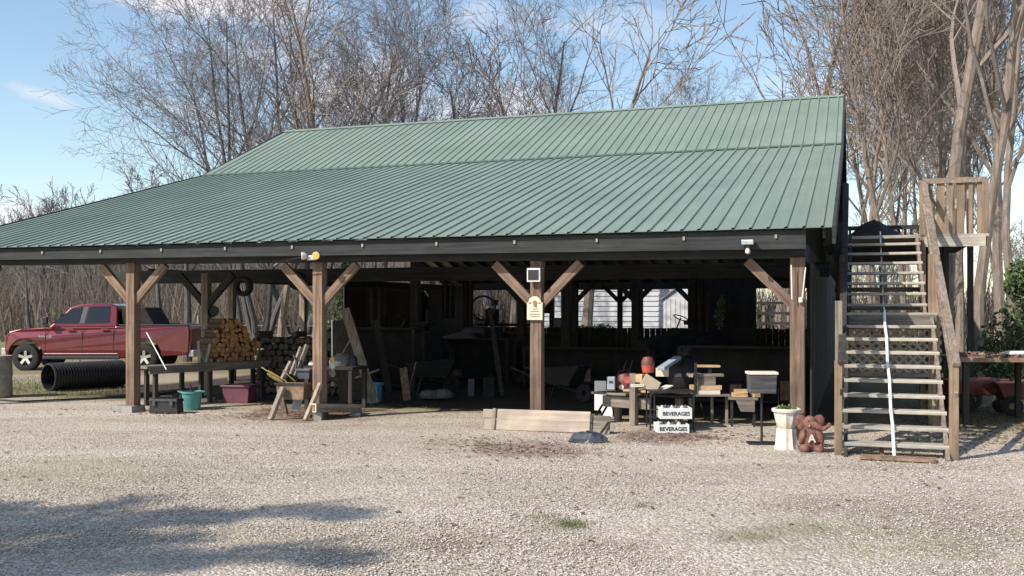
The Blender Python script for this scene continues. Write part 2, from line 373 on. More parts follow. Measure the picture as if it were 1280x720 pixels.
    # far gravel track under the truck
    tr = mth(nt, 'MULTIPLY', mth(nt, 'SUBTRACT', 2.4, mth(nt, 'ABSOLUTE', mth(nt, 'SUBTRACT', mth(nt, 'ADD', Y, mth(nt, 'MULTIPLY', nbig, 2)), 26.0))), 1.0, True)
    trm = mth(nt, 'MULTIPLY', tr, mth(nt, 'LESS_THAN', X, -6.5)); col = mix(nt, mth(nt, 'MULTIPLY', trm, 0.6), col, grav)
    # barn dirt floor
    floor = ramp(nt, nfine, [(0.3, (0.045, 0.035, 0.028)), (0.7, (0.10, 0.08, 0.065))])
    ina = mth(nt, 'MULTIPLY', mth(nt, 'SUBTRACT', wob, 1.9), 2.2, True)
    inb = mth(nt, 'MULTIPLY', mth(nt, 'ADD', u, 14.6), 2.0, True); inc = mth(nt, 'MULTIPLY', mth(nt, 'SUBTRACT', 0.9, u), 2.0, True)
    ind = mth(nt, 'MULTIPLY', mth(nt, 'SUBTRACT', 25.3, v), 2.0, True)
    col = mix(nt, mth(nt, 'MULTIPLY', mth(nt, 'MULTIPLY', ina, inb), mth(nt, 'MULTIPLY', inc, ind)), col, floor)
    nt.links.new(col, b.inputs['Base Color']); b.inputs['Roughness'].default_value = 0.95; b.inputs['Specular IOR Level'].default_value = 0.2
    hh = mth(nt, 'ADD', mth(nt, 'MULTIPLY', vo.outputs['Distance'], -1.0), mth(nt, 'MULTIPLY', nfine, 0.4))
    bump(nt, b, hh, 0.7, 0.02)
    return m
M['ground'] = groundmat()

# ------------------------------------------------------------------ ground
def hill(y, x=-50):
    t = min(1, max(0, (x + 12) / 26.0)); return 9.0 * min(1, max(0, (y - 55)) / 100.0) ** 1.1 * (1 - .85 * t * t * (3 - 2 * t))
def build_ground():
    mb = MB(); xs = [-900, -300, -120, -60] + list(np.linspace(-40, 40, 81)) + [60, 120, 300, 900]
    ys = [-300, -60, -10] + list(np.linspace(-2, 44, 47)) + [55, 62, 70, 80, 90, 105, 130, 155, 200, 400, 900]
    def hz(x, y):
        z = 0.0
        if y > 55: z += hill(y, x)
        r = math.hypot(x, y)
        if 5 < y < 30: z += 0.012 * math.sin(x * 1.3 + y * 0.7) * math.sin(y * 1.1 - x * 0.4)
        return z
    vs = [(x, y, hz(x, y)) for y in ys for x in xs]; nx = len(xs)
    fs = [(j * nx + i, j * nx + i + 1, (j + 1) * nx + i + 1, (j + 1) * nx + i) for j in range(len(ys) - 1) for i in range(nx - 1)]
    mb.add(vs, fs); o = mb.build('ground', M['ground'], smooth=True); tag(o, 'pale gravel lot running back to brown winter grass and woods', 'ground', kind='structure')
build_ground()
def scatter(name, n, gen, mat, label, cat, shape):
    # one mesh of many small pieces: gen() -> position, size ; shape(rs) -> verts, faces
    rs = np.random.RandomState(5 + n); base_v, base_f = shape
    pts, sz = gen(rs, n); n = len(pts)
    nv = len(base_v); bv = np.array(base_v, float)
    ang = rs.rand(n) * 2 * np.pi; ca, sa = np.cos(ang), np.sin(ang)
    tx = (rs.rand(n) - .5) * 1.0; jit = 1 + (rs.rand(n, nv, 3) - .5) * 0.5
    q = bv[None] * jit * sz[:, None, :]
    x = q[..., 0] * ca[:, None] - q[..., 1] * sa[:, None]; y = q[..., 0] * sa[:, None] + q[..., 1] * ca[:, None]; z = q[..., 2] + x * np.sin(tx)[:, None] * 0.5
    V = np.stack([x, y, z], -1) + pts[:, None, :]
    fl = np.array(base_f); k = fl.shape[1]
    Fc = (fl[None] + (np.arange(n) * nv)[:, None, None]).reshape(-1, k)
    me = bpy.data.meshes.new(name); me.vertices.add(n * nv); me.vertices.foreach_set('co', V.reshape(-1))
    me.loops.add(Fc.size); me.loops.foreach_set('vertex_index', Fc.reshape(-1).astype(np.int32))
    me.polygons.add(len(Fc)); me.polygons.foreach_set('loop_start', (np.arange(len(Fc)) * k).astype(np.int32))
    me.update(calc_edges=True); me.validate(); me.materials.append(mat)
    o = bpy.data.objects.new(name, me); COL.objects.link(o); tag(o, label, cat, kind='stuff'); return o
OCT = ([(1, 0, 0), (0, 1, 0), (-1, 0, 0), (0, -1, 0), (0.1, 0, .8), (0, 0.1, -.5)], [(0, 1, 4), (1, 2, 4), (2, 3, 4), (3, 0, 4), (1, 0, 5), (2, 1, 5), (3, 2, 5), (0, 3, 5)])
def gen_pebble(rs, n):
    Y = 5.0 + (1 - np.sqrt(1 - rs.rand(n) * 0.97)) * 11.5; X = (rs.rand(n) * 2 - 1) * (0.56 * Y + 0.8)
    v = (X - OB.x) * VV.x + (Y - OB.y) * VV.y; k = v < 1.4 + rs.rand(n) * 0.8; X, Y = X[k], Y[k]
    s = 0.005 + rs.rand(len(X)) ** 2.5 * 0.010 + (rs.rand(len(X)) > .996) * .012
    sz = np.stack([s, s * (0.6 + 0.4 * rs.rand(len(X))), s * (0.35 + .3 * rs.rand(len(X)))], -1)
    return np.stack([X, Y, s * 0.25], -1), sz
scatter('gravel_stones', 150000, gen_pebble, M['pebble'], 'loose pale gravel stones strewn over the lot', 'gravel', OCT)
LEAFQ = ([(-1, -.55, 0.15), (0, -.6, -.1), (1, -.3, .3), (1, .4, .1), (0, .6, .35), (-1, .4, 0)], [(0, 1, 4, 5), (1, 2, 3, 4)])
def gen_leaf(rs, n):
    cl = [(660, 562, 70, 9, .16), (350, 514, 60, 6, .12), (450, 506, 70, 4, .1), (590, 553, 40, 8, .06), (830, 545, 80, 7, .14), (120, 515, 90, 6, .04), (890, 548, 60, 6, .05),
          (200, 517, 25, 3, .03), (1235, 520, 50, 25, .1), (560, 520, 300, 40, .06), (820, 600, 400, 60, .09), (300, 600, 400, 60, .05), (1150, 545, 60, 15, .05), (300, 520, 50, 4, .06)]
    P_ = []
    w = np.array([c[4] for c in cl]); w /= w.sum()
    for i in range(n):
        c = cl[rs.choice(len(cl), p=w)]; px = c[0] + rs.randn() * c[2] * .7; py = max(450, c[1] + rs.randn() * c[3] * .7)
        g = G(px, py); P_.append((g.x, g.y, 0.012))
    # litter under and beyond the stair and the woods edge on the right
    for i in range(5200):
        Y = 12.2 + abs(rs.randn()) * 2 + rs.rand() ** 1.3 * 20; X = Y * (0.41 + abs(rs.randn()) * 0.09) + rs.randn() * .3; P_.append((X, Y, 0.012))
    P_ = np.array(P_); s = 0.012 + rs.rand(len(P_)) * 0.022
    return P_, np.stack([s, s, s], -1)
scatter('fallen_leaves', 1500, gen_leaf, M['leaf_litter'], 'dry brown leaves strewn along the open front of the barn', 'leaves', LEAFQ)
BL = ([(-.06, 0, 0), (.06, 0, 0), (.04, .12, .6), (-.02, .3, 1)], [(0, 1, 2, 3)])
def gen_grass(rs, n):
    cl = [(715, 657, 20, 5, .05), (680, 647, 30, 6, .02), (60, 488, 110, 8, .42), (30, 478, 60, 6, .2), (1130, 685, 150, 24, .05), (800, 633, 10, 3, .01), (100, 585, 120, 12, .03), (1140, 555, 18, 6, .04), (1230, 545, 50, 14, .08), (940, 672, 40, 8, .03)]
    w = np.array([c[4] for c in cl]); w /= w.sum(); P_ = []; S = []
    for i in range(n):
        j = rs.choice(len(cl), p=w); c = cl[j]; px = c[0] + rs.randn() * c[2] * .6; py = max(462, c[1] + rs.randn() * c[3] * .6); g = G(px, py)
        P_.append((g.x, g.y, 0.0)); S.append((0.02 + rs.rand() * 0.03) * (1.2 if j in (2, 3) else 0.8))
    for i in range(7000):
        Y = 30 + rs.rand() * 35; X = Y * (rs.rand() * 1.1 - 0.56); P_.append((X, Y, 0)); S.append(0.10 + rs.rand() * 0.1)
    S = np.array(S); return np.array(P_), np.stack([S, S, S], -1)
scatter('grass', 9000, gen_grass, M['grassblade'], 'short winter grass tufts at the lot edge and in patches', 'grass', BL)

# ------------------------------------------------------------------ bare trees
def make_tree_mesh(seed, H=18, stems=1, r0=0.22, spread=0.5, lv=(9, 7, 5, 3), rmin=0.011, up=0.25, clear=0.25, lean=0.25, sides=(8, 5, 4, 3, 3), amul=1.0, lmul=1.0):
    rg = random.Random(seed); tr = MB(); cr = MB()
    def grow(p, d, length, r, level, first):
        nseg = (10, 9, 7, 4, 3)[level]; pts = [p.copy()]; rad = [r]; dirs = [d.copy()]
        wob = (0.10, 0.15, 0.19, 0.24, 0.28)[level]
        for i in range(nseg):
            d = (d + Vector((rg.gauss(0, wob), rg.gauss(0, wob), rg.gauss(0, wob) + up * (0.35 if level else 0.15))) * 0.55).normalized()
            p = p + d * (length / nseg); pts.append(p.copy()); dirs.append(d.copy())
            t = (i + 1) / nseg; rad.append(max(rmin * 0.7, r * (1 - t * 0.85)))
        (tr if level == 0 else cr).tube(pts, rad, sides[level], cap=False)
        if level < len(lv):
            n = lv[level]; t0 = clear if level == 0 else 0.18
            for k in range(n):
                t = t0 + (1 - t0) * ((k + rg.random()) / n) ** 0.9
                i = min(nseg - 1, int(t * nseg)); q = pts[i].lerp(pts[i + 1], t * nseg - i)
                dd = dirs[i]; side = dd.orthogonal().normalized(); side.rotate(Quaternion(dd, rg.random() * 6.283))
                a = rg.uniform(0.45, 0.92) * (1.0 if level else 0.95) * amul
                nd = (dd * math.cos(a) + side * math.sin(a)).normalized()
                L = length * rg.uniform(0.40, 0.68) * (lmul if level == 0 else 1.0) * (1.12 - 0.55 * t)
                if level >= 2: L *= 1.1
                grow(q, nd, L, max(rmin, rad[i] * rg.uniform(0.42, 0.62)), level + 1, False)
    for s in range(stems):
        a = 6.283 * s / stems + rg.random(); ln = lean * rg.uniform(0.5, 1.2) if stems > 1 else 0.04
        d = Vector((math.cos(a) * ln * spread * 2, math.sin(a) * ln * spread * 2, 1)).normalized()
        grow(Vector((math.cos(a), math.sin(a), 0)) * (0.25 if stems > 1 else 0) + Vector((0, 0, -0.15)), d, H * rg.uniform(0.82, 1.05), r0 * rg.uniform(0.8, 1.1), 0, True)
    return tr, cr
def proto_tree(seed, name, mt, mc, label, group, **kw):
    tr, cr = make_tree_mesh(seed, **kw)
    root = thing(name, (0, 0, 0), label, 'tree', 0, group)
    tr.build('trunk', mt, root, smooth=True); cr.build('crown', mc, root)
    return root
big = [proto_tree(11, 'bare_tree', M['treebark'], M['twig'], 'x', 'bare trees behind the barn', H=15.5, stems=5, r0=0.17, lean=0.50, lv=(9, 8, 6, 5), clear=.22, rmin=.008, up=.2),
       proto_tree(12, 'bare_tree', M['treebark'], M['twig'], 'x', 'bare trees behind the barn', H=17, stems=1, r0=0.26, lv=(12, 8, 6, 5), clear=.25, rmin=.008, up=.2),
       proto_tree(13, 'bare_tree', M['treebark'], M['twig'], 'x', 'bare trees behind the barn', H=15.5, stems=2, r0=0.21, lean=0.3, lv=(11, 8, 6, 5), clear=.25, rmin=.008, up=.2),
       proto_tree(14, 'bare_tree', M['treebark'], M['twig'], 'x', 'bare trees behind the barn', H=17, stems=3, r0=0.19, lean=0.34, lv=(9, 7, 6, 5), clear=.3, rmin=.008, up=.2)]
spots = [ # px at foot, distance, proto, rot, scale, label
 (325, 46, 0, 0.3, 1.0, 'wide many stemmed bare tree spreading low over the left roof slope'),
 (372, 49, 3, 1.2, 1.05, 'tall bare tree right of the widest one, rising from behind the left roof peak'),
 (462, 48, 2, 0.9, 1.00, 'twin stemmed bare tree over the left third of the ridge, before the white cloud'),
 (548, 52, 2, 4.1, 0.86, 'slender clustered bare trees stem over the ridge left of its middle'),
 (692, 52, 1, 5.2, 0.95, 'straight trunked bare tree forking widely right of the ridge middle'),
 (752, 50, 2, 1.9, 0.86, 'lower bare tree with fanning branches over the right part of the ridge'),
 (800, 58, 2, 5.0, 0.85, 'rightmost low spreading bare tree above the ridge before the open blue sky')]
used = set()
for px_, Y, k, rz, sc, lab in spots:
    loc = PX(px_, Y, 0)
    if k not in used:
        used.add(k); o = big[k]; o.location = loc; o.rotation_euler.z = rz; o.scale = (sc,) * 3; o['label'] = lab
    else: copy_tree(big[k], loc, rz, sc, lab)
# tan trees on the right, beyond the stair
tan = [proto_tree(31, 'woodland_tree', M['tanbark'], M['tantwig'], 'x', 'tall tan trees beyond the stair', H=23, stems=1, r0=0.20, lv=(15, 7, 6, 4), amul=.72, lmul=.62, clear=.25, rmin=0.015),
       proto_tree(32, 'woodland_tree', M['tanbark'], M['tantwig'], 'x', 'tall tan trees beyond the stair', H=21, stems=1, r0=0.14, lv=(15, 7, 5, 4), amul=.72, lmul=.6, clear=.2, rmin=0.015)]
tspots = [(1178, 27, 0, 0.4, 1.15, 'thickest tan trunk rising behind the upper landing of the stair'),
 (1222, 24, 1, 1.4, 1.2, 'tan tree leaning beside the right edge of the upper landing'),
 (1250, 33, 0, 2.2, 1.0, 'tall tan tree near the right edge behind the green shrub'),
 (1095, 38, 1, 3.0, .85, 'slim tan tree just right of the roof peak'),
 (1108, 33, 0, 4.0, 0.8, 'tan tree straight above the top of the stair'),
 (1128, 41, 1, 5.0, 1.05, 'pale tan tree between the roof peak and the upper landing, further back'),
 (1150, 36, 1, 0.9, 1.0, 'slim tan tree just left of the thick trunk behind the landing'),
 (1200, 40, 0, 1.9, 1.0, 'tan tree seen between the two trunks at the upper landing'),
 (1275, 29, 1, 2.9, 1.1, 'rightmost tan tree cut by the photo edge'),
 (1095, 50, 0, 3.9, 0.9, 'faint far tan tree low behind the upper stair flight'),
 (1165, 52, 0, 5.9, 1.05, 'faint far tan tree behind the landing railing'),
 (1235, 46, 1, 0.2, 1.1, 'far tan tree filling the gap behind the green shrub'),
 (1310, 36, 0, 1.1, 1.0, 'tan tree whose branches reach in from beyond the right photo edge'),
 (1190, 64, 1, 1.6, 1.2, 'hazy far tan tree directly above the landing railing'),
 (1145, 66, 1, 3.7, 1.2, 'hazy far tan tree left of the landing railing top'), 
 (1130, 56, 0, 2.1, .9, 'hazy far tan tree above the top stair treads'), (1160, 60, 1, 4.4, 1.0, 'hazy far tan tree behind the left corner of the landing railing'), (1212, 57, 0, 5.1, 1.0, 'hazy far tan tree behind the right corner of the landing railing'),
  (1180, 74, 0, 3.1, 1.2, 'faintest far tan tree behind the landing railing'), (1240, 72, 1, 5.5, 1.0, 'faintest far tan tree left of the green shrub'),
 (1072, 47, 1, 2.6, 0.7, 'faint tan tree touching the right end of the ridge')]
used = set()
for px_, Y, k, rz, sc, lab in tspots:
    loc = PX(px_, Y, 0)
    if k not in used:
        used.add(k); o = tan[k]; o.location = loc; o.rotation_euler.z = rz; o.scale = (sc,) * 3; o['label'] = lab
    else: copy_tree(tan[k], loc, rz, sc, lab)
# far woods
far = [proto_tree(41 + i, 'distant_bare_tree', M['treebark'], M['twig'], 'grey bare tree in the far woods beyond the truck and the barn', 'bare trees of the far woods', H=11, stems=(1, 2)[i % 2], r0=0.16, lv=(10, 6, 5), clear=.15, rmin=0.028, sides=(5, 4, 3, 3)) for i in range(3)]
rg = random.Random(3); n = 0
for i in range(95):
    Y = rg.uniform(66, 120); px_ = rg.uniform(-160, 1420) if i > 40 else rg.uniform(-120, 460)
    z = hill(Y, (px_ - 640) / F * Y) - 0.3; s = rg.uniform(0.55, 0.85)
    if n < 3: o = far[n]; o.location = PX(px_, Y, z); n += 1
    else: copy_tree(far[i % 3], PX(px_, Y, z), rg.random() * 6.28, s)
# near-field trunks seen under the roof at the left
nf = proto_tree(51, 'field_edge_tree', M['tanbark'], M['tantwig'], 'x', None, H=13, stems=1, r0=0.27, lv=(9, 6, 4), clear=.35, rmin=0.02)
nf2 = proto_tree(52, 'field_edge_tree', M['treebark'], M['twig'], 'x', None, H=13, stems=1, r0=0.22, lv=(9, 6, 4), clear=.35, rmin=0.02)
nf3 = proto_tree(53, 'broken_tree', M['treebark'], M['twig'], 'x', None, H=5.2, stems=1, r0=0.2, lv=(4, 4), clear=.5, rmin=0.02)
first = [True, True, True]
for px_, Y, k, rz, sc, lab in [(350, 42, 0, 1.0, .75, 'pale trunked tree seen between the hanging tyre and the front post'),
   (303, 41, 1, 2.0, .62, 'dark trunked tree seen just under the larger hanging tyre'), (396, 40, 0, .4, 1.1, 'pale thick trunk half hidden behind the second front post'),
   (234, 33, 2, 3.3, 0.9, 'dark trunk behind the truck bed, right of the first front post'), (205, 37, 2, 4.3, 0.8, 'slim dark trunk behind the truck bed close to the first front post'),
   (40, 46, 2, 5.3, 0.7, 'dark trunk over the truck hood at the far left'), (735, 43, 0, 2.3, 1.1, 'leaning tree trunk before the white siding under the barn'), (618, 46, 1, 1.3, 1.1, 'dark trunk left of the sign post, seen through the barn'),
   (640, 49, 0, .3, 1.0, 'pale trunk just left of the sign post, seen through the barn'), (975, 44, 0, 1.3, 1.3, 'broad tan trunk behind the rail fence at the right of the barn')]:
    pr = (nf, nf2, nf3)[k]; loc = PX(px_, Y, 0)
    if first[k]: first[k] = False; pr.location = loc; pr.rotation_euler.z = rz; pr.scale = (sc,) * 3; pr['label'] = lab
    else: copy_tree(pr, loc, rz, sc, lab)
# dry brush: one mass
def brush():
    mb = MB(); rg = random.Random(9)
    for i in range(15000):
        if i < 9500: Y = rg.uniform(52, 95); px_ = rg.uniform(-150, 700)
        elif i < 12500: Y = rg.uniform(40, 62); px_ = rg.uniform(930, 1400)
        else: Y = rg.uniform(60, 100); px_ = rg.uniform(500, 1400)
        z = hill(Y, (px_ - 640) / F * Y) - 0.2
        p = PX(px_, Y, z); h = rg.uniform(0.8, 4.6) * (1.0 if i < 9500 else 0.8); w = rg.uniform(0.015, 0.05)
        q = p + Vector((rg.gauss(0, .25) * h, rg.gauss(0, .25) * h, h)); m_ = p.lerp(q, .5) + Vector((rg.gauss(0, .1), 0, 0))
        t = Vector((w, 0, 0)); t2 = Vector((0, w, 0))
        mb.add([p - t, p + t, m_ + t * .8, m_ - t * .8, q], [(0, 1, 2, 3), (3, 2, 4)])
        a = m_ + Vector((rg.gauss(0, .5), rg.gauss(0, .5), rg.uniform(.2, .9)))
        mb.add([m_ - t * .6, m_ + t * .6, a], [(0, 1, 2)])
    o = mb.build('underbrush', M['drybrush']); tag(o, 'dry brown underbrush filling the far woods', 'underbrush', kind='stuff')
brush()
def leaf_blob(mb, rg, c, rad, n, ls, flat=1.0):
    for i in range(n):
        d = Vector((rg.gauss(0, 1), rg.gauss(0, 1), rg.gauss(0, 1))).normalized() * (rg.random() ** 0.45)
        p = Vector(c) + Vector((d.x * rad[0], d.y * rad[1], d.z * rad[2])); s = ls * rg.uniform(.6, 1.3)
        a = Vector((rg.gauss(0, 1), rg.gauss(0, 1), rg.gauss(0, flat))).normalized() * s; b = a.orthogonal().normalized(); b.rotate(Quaternion(a.normalized(), rg.random() * 6.28)); b *= s * .5
        mb.add([p - a, p + b, p + a, p - b], [(0, 1, 2, 3)])
def shrub(name, loc, blobs, mat, label, n, ls, seed):
    rg = random.Random(seed); root = thing(name, loc, label, 'shrub'); st = MB(); lf = MB()
    for c, r in blobs:
        st.tube([(0, 0, 0), Vector(c) * .6 + Vector((0.03, 0, 0)), Vector(c) + Vector((0, 0, r[2] * .5))], [.03, .02, .006], 5)
        for k in range(7):
            d = Vector((rg.gauss(0, 1), rg.gauss(0, 1), rg.gauss(0, 1))).normalized() * .75
            st.tube([Vector(c) * .7, Vector(c) + Vector((d.x * r[0], d.y * r[1], d.z * r[2]))], [.012, .004], 4)
        leaf_blob(lf, rg, c, r, n, ls)
    st.build('stem', M['treebark'], root); lf.build('foliage', mat, root); return root
shrub('evergreen_shrub', PX(1268, 21), [((0, 0, 1.0), (.7, .7, .8)), ((.5, .2, 1.7), (.6, .6, .8)), ((-.35, 0, .6), (.5, .5, .5)), ((.9, 0, .8), (.6, .6, .7)), ((.2, .1, 2.3), (.35, .35, .5))], M['evergreen'], 'loose green evergreen shrub at the right edge behind the leafy table', 1300, .05, 1)
shrub('evergreen_shrub', PX(1330, 24), [((0, 0, 1.2), (.9, .7, 1.1)), ((.5, .2, 2.3), (.8, .6, .9))], M['evergreen'], 'tall evergreen shrub mostly outside the right photo edge', 1500, .05, 2)
shrub('round_bush', PX(748, 41.3), [((-.55, 0, .55), (.6, .5, .5)), ((.15, 0, .6), (.6, .5, .52)), ((.8, 0, .45), (.5, .5, .45))], M['bushleaf'], 'clipped bright green bush before the white siding seen through the barn', 1200, .07, 3)
shrub('young_cedar', PX(435, 52), [((0, 0, 1.0), (1.1, .9, 1.2)), ((0, 0, 2.4), (.8, .7, 1.1)), ((0, 0, 3.6), (.4, .4, .8))], M['evergreen'], 'dull green cedar beyond the field left of the second front post', 1400, .08, 4)
def pine(loc, label):
    rg = random.Random(5); root = thing('pine_tree', loc, label, 'tree'); tr = MB(); lf = MB()
    tr.tube([(0, 0, -.1), (.05, 0, 4), (0, .1, 8), (.05, 0, 11.5)], [.24, .19, .12, .03], 9)
    for i in range(46):
        z = rg.uniform(3.6, 11.0); L = (11.8 - z) * 0.36 + .6; a = rg.random() * 6.28; d = Vector((math.cos(a), math.sin(a), 0.12))
        tr.tube([(0, 0, z), Vector((0, 0, z)) + d * L], [.04, .008], 4)
        for k in range(4):
            c = Vector((0, 0, z)) + d * L * (0.35 + .2 * k) + Vector((rg.gauss(0, .12), rg.gauss(0, .12), 0))
            leaf_blob(lf, rg, c, (.34, .34, .12), 90, .07, .4)
    tr.build('trunk', M['treebark'], root); lf.build('crown', M['evergreen'], root)
pine(Vector((-13.4, 1.5, 0)), 'tall green pine left of the viewer throwing its shade on the gravel')
pine(Vector((-13.2, .0, 0)), 'second green pine further behind the viewer on the left')

# ------------------------------------------------------------------ barn
barn = thing('open_barn', OB, 'open fronted timber pole barn with green ribbed metal roof', 'barn', -AN)
VB, VR, ZE = 8.4, 12.4, 2.80
ZB = ZE + .275 * (VB + .4); ZR = ZB + .456 * (VR - VB)
def zroof(v):
    if v > VR: v = 2 * VR - v
    return ZE + .275 * (v + .4) if v < VB else ZB + .456 * (v - VB)
UL, UR_ = -15.45, 0.45
def roof_sheet(v0, v1, z0, z1, name, lab=None):
    mb = MB(); sp = .2286; n = int((UR_ - UL) / sp)
    def pt(u, t, dz): return (u, v0 + (v1 - v0) * t, z0 + (z1 - z0) * t + dz)
    us = [(UL, 0)]
    for i in range(1, n + 1):
        c = UR_ - .12 - (n - i) * sp
        if c - .03 < UL + .02: continue
        us += [(c - .026, 0), (c - .012, .024), (c + .012, .024), (c + .026, 0)]
    us.append((UR_, 0)); vs = []; fs = []
    for u, dz in us:
        for t in (0, 1): vs.append(pt(u, t, dz)); 
    for u, dz in us:
        for t in (0, 1): vs.append(pt(u, t, -.006))
    k = len(us)
    for i in range(k - 1):
        fs.append((2 * i, 2 * i + 2, 2 * i + 3, 2 * i + 1)); fs.append((2 * k + 2 * i, 2 * k + 2 * i + 1, 2 * k + 2 * i + 3, 2 * k + 2 * i + 2))
    mb.add(vs, fs); return mb.build(name, M['roof'], barn)
roof_sheet(-.4, VB - .01, ZE, ZB - .003, 'lower_roof'); ur = roof_sheet(VB - .06, VR, ZB + .004, ZR, 'upper_roof')
roof_sheet(2 * VR + .4, 2 * VR - VB + .01, ZE, ZB - .003, 'lower_roof'); roof_sheet(2 * VR - VB + .06, VR, ZB + .004, ZR, 'upper_roof')
c = MB()
c.add([(UL - .02, VR - .16, ZR - .045), (UR_ + .02, VR - .16, ZR - .045), (UR_ + .02, VR, ZR + .035), (UL - .02, VR, ZR + .035), (UR_ + .02, VR + .16, ZR - .045), (UL - .02, VR + .16, ZR - .045)], [(0, 1, 2, 3), (3, 2, 4, 5)]).build('ridge_cap', M['roof'], ur)
c = MB(); c.bar((UL, VB - .07, ZB + .012), (UR_, VB - .07, ZB + .012), .03, .035); c.build('flashing', plain('dark_green_flashing', (.06, .11, .085), .5), ur)
# rake boards, fascia, front beam
for uu in (UL - .02, UR_ + .025):
    for s in (1, -1):
        for (a, b) in ((-.4, VB), (VB, VR)):
            va, vb = (a, b) if s > 0 else (2 * VR - a, 2 * VR - b)
            MB().bar((uu, va, zroof(va) - .10), (uu, vb, zroof(vb) - .10), .045, .24).build('rake_board', M['darkbeam'], barn)
def taper_beam(u0, u1, v, za0, za1, zb0, zb1, th, name, mat):
    mb = MB(); vs = []
    for u, lo, hi in ((u0, za0, zb0), (u1, za1, zb1)):
        for y, z in ((v - th / 2, lo), (v + th / 2, lo), (v + th / 2, hi), (v - th / 2, hi)): vs.append((u, y, z))
    return mb.add(vs, [(3, 2, 1, 0), (4, 5, 6, 7), (0, 1, 5, 4), (1, 2, 6, 5), (2, 3, 7, 6), (3, 0, 4, 7)]).build(name, mat, barn)
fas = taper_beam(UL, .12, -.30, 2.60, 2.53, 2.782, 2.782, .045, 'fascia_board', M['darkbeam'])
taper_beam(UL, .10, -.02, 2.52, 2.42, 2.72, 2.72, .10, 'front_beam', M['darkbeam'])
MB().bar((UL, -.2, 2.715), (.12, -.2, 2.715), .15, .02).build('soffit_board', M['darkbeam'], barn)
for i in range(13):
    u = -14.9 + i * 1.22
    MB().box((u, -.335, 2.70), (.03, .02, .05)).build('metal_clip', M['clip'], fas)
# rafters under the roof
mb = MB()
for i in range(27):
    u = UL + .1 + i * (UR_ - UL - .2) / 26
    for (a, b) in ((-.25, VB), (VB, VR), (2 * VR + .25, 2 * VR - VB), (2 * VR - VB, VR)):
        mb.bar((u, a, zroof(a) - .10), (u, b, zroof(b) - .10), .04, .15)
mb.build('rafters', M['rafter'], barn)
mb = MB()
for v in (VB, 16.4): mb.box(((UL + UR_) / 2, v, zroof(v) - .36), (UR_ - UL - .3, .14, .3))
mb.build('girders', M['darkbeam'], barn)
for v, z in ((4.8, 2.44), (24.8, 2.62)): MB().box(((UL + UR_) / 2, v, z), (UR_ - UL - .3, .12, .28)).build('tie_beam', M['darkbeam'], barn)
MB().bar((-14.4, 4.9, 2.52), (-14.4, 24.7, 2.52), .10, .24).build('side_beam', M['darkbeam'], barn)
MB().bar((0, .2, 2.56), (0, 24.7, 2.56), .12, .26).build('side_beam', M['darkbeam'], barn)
def post(u, v, h, w=.17, mat='post', braces=((1, 0), (-1, 0)), bl=.62, bmat='brace', zb=None, trim=None):
    p = MB().box((0, 0, h / 2), (w, w, h)).build('post', M[mat], barn, (u, v, 0), bevel=.006)
    if trim: p['label'] = trim
    zb = zb or h
    for dx, dy in braces:
        # local x runs along the brace so the grain follows it
        L = bl * 1.414; br = MB().box((L / 2 - .05, 0, 0), (L, .085, .13)).build('brace', M[bmat], p, (dx * w * .42, dy * w * .42, zb - bl))
        br.rotation_euler = (Quaternion(Vector((0, 0, 1)), math.atan2(dy, dx)) @ Quaternion(Vector((0, 1, 0)), -R(45))).to_euler()
    return p
fp = []
fp.append(post(-14.4, 0, 2.53)); fp.append(post(-10.85, 0, 2.51)); fp.append(post(-7.28, 0, 2.47)); fp.append(post(-3.68, 0, 2.44)); fp.append(post(0, 0, 2.43, .19, braces=((-1, 0),)))
MB().box((0, 0, .05), (.42, .36, .11), taper=.92).build('concrete_footing', M['concrete'], fp[1], (-.06, -.04, 0))
# interior posts
def uv(px_, Y):
    d = PX(px_, Y) - OB; return d.dot(UU), d.dot(VV)
for px_, Y, br in [(258, 20.3, 2), (290, 24.5, 0), (379, 27.5, 0)]:
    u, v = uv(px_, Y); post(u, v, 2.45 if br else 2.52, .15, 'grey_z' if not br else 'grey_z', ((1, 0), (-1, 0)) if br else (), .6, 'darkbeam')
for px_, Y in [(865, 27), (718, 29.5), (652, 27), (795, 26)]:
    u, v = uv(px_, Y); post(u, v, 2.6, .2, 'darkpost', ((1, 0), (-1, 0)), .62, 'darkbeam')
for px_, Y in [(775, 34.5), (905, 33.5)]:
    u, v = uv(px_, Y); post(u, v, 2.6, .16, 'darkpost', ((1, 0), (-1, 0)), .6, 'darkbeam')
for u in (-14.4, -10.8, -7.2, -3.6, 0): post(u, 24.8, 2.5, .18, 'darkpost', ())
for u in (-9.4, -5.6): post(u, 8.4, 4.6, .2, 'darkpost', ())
for u, v in ((0, 4.8), (0, 8.4), (0, 12.4), (0, 16.4), (0, 20.6), (-14.4, 20.6)): post(u, v, 2.5, .18, 'darkpost', ())
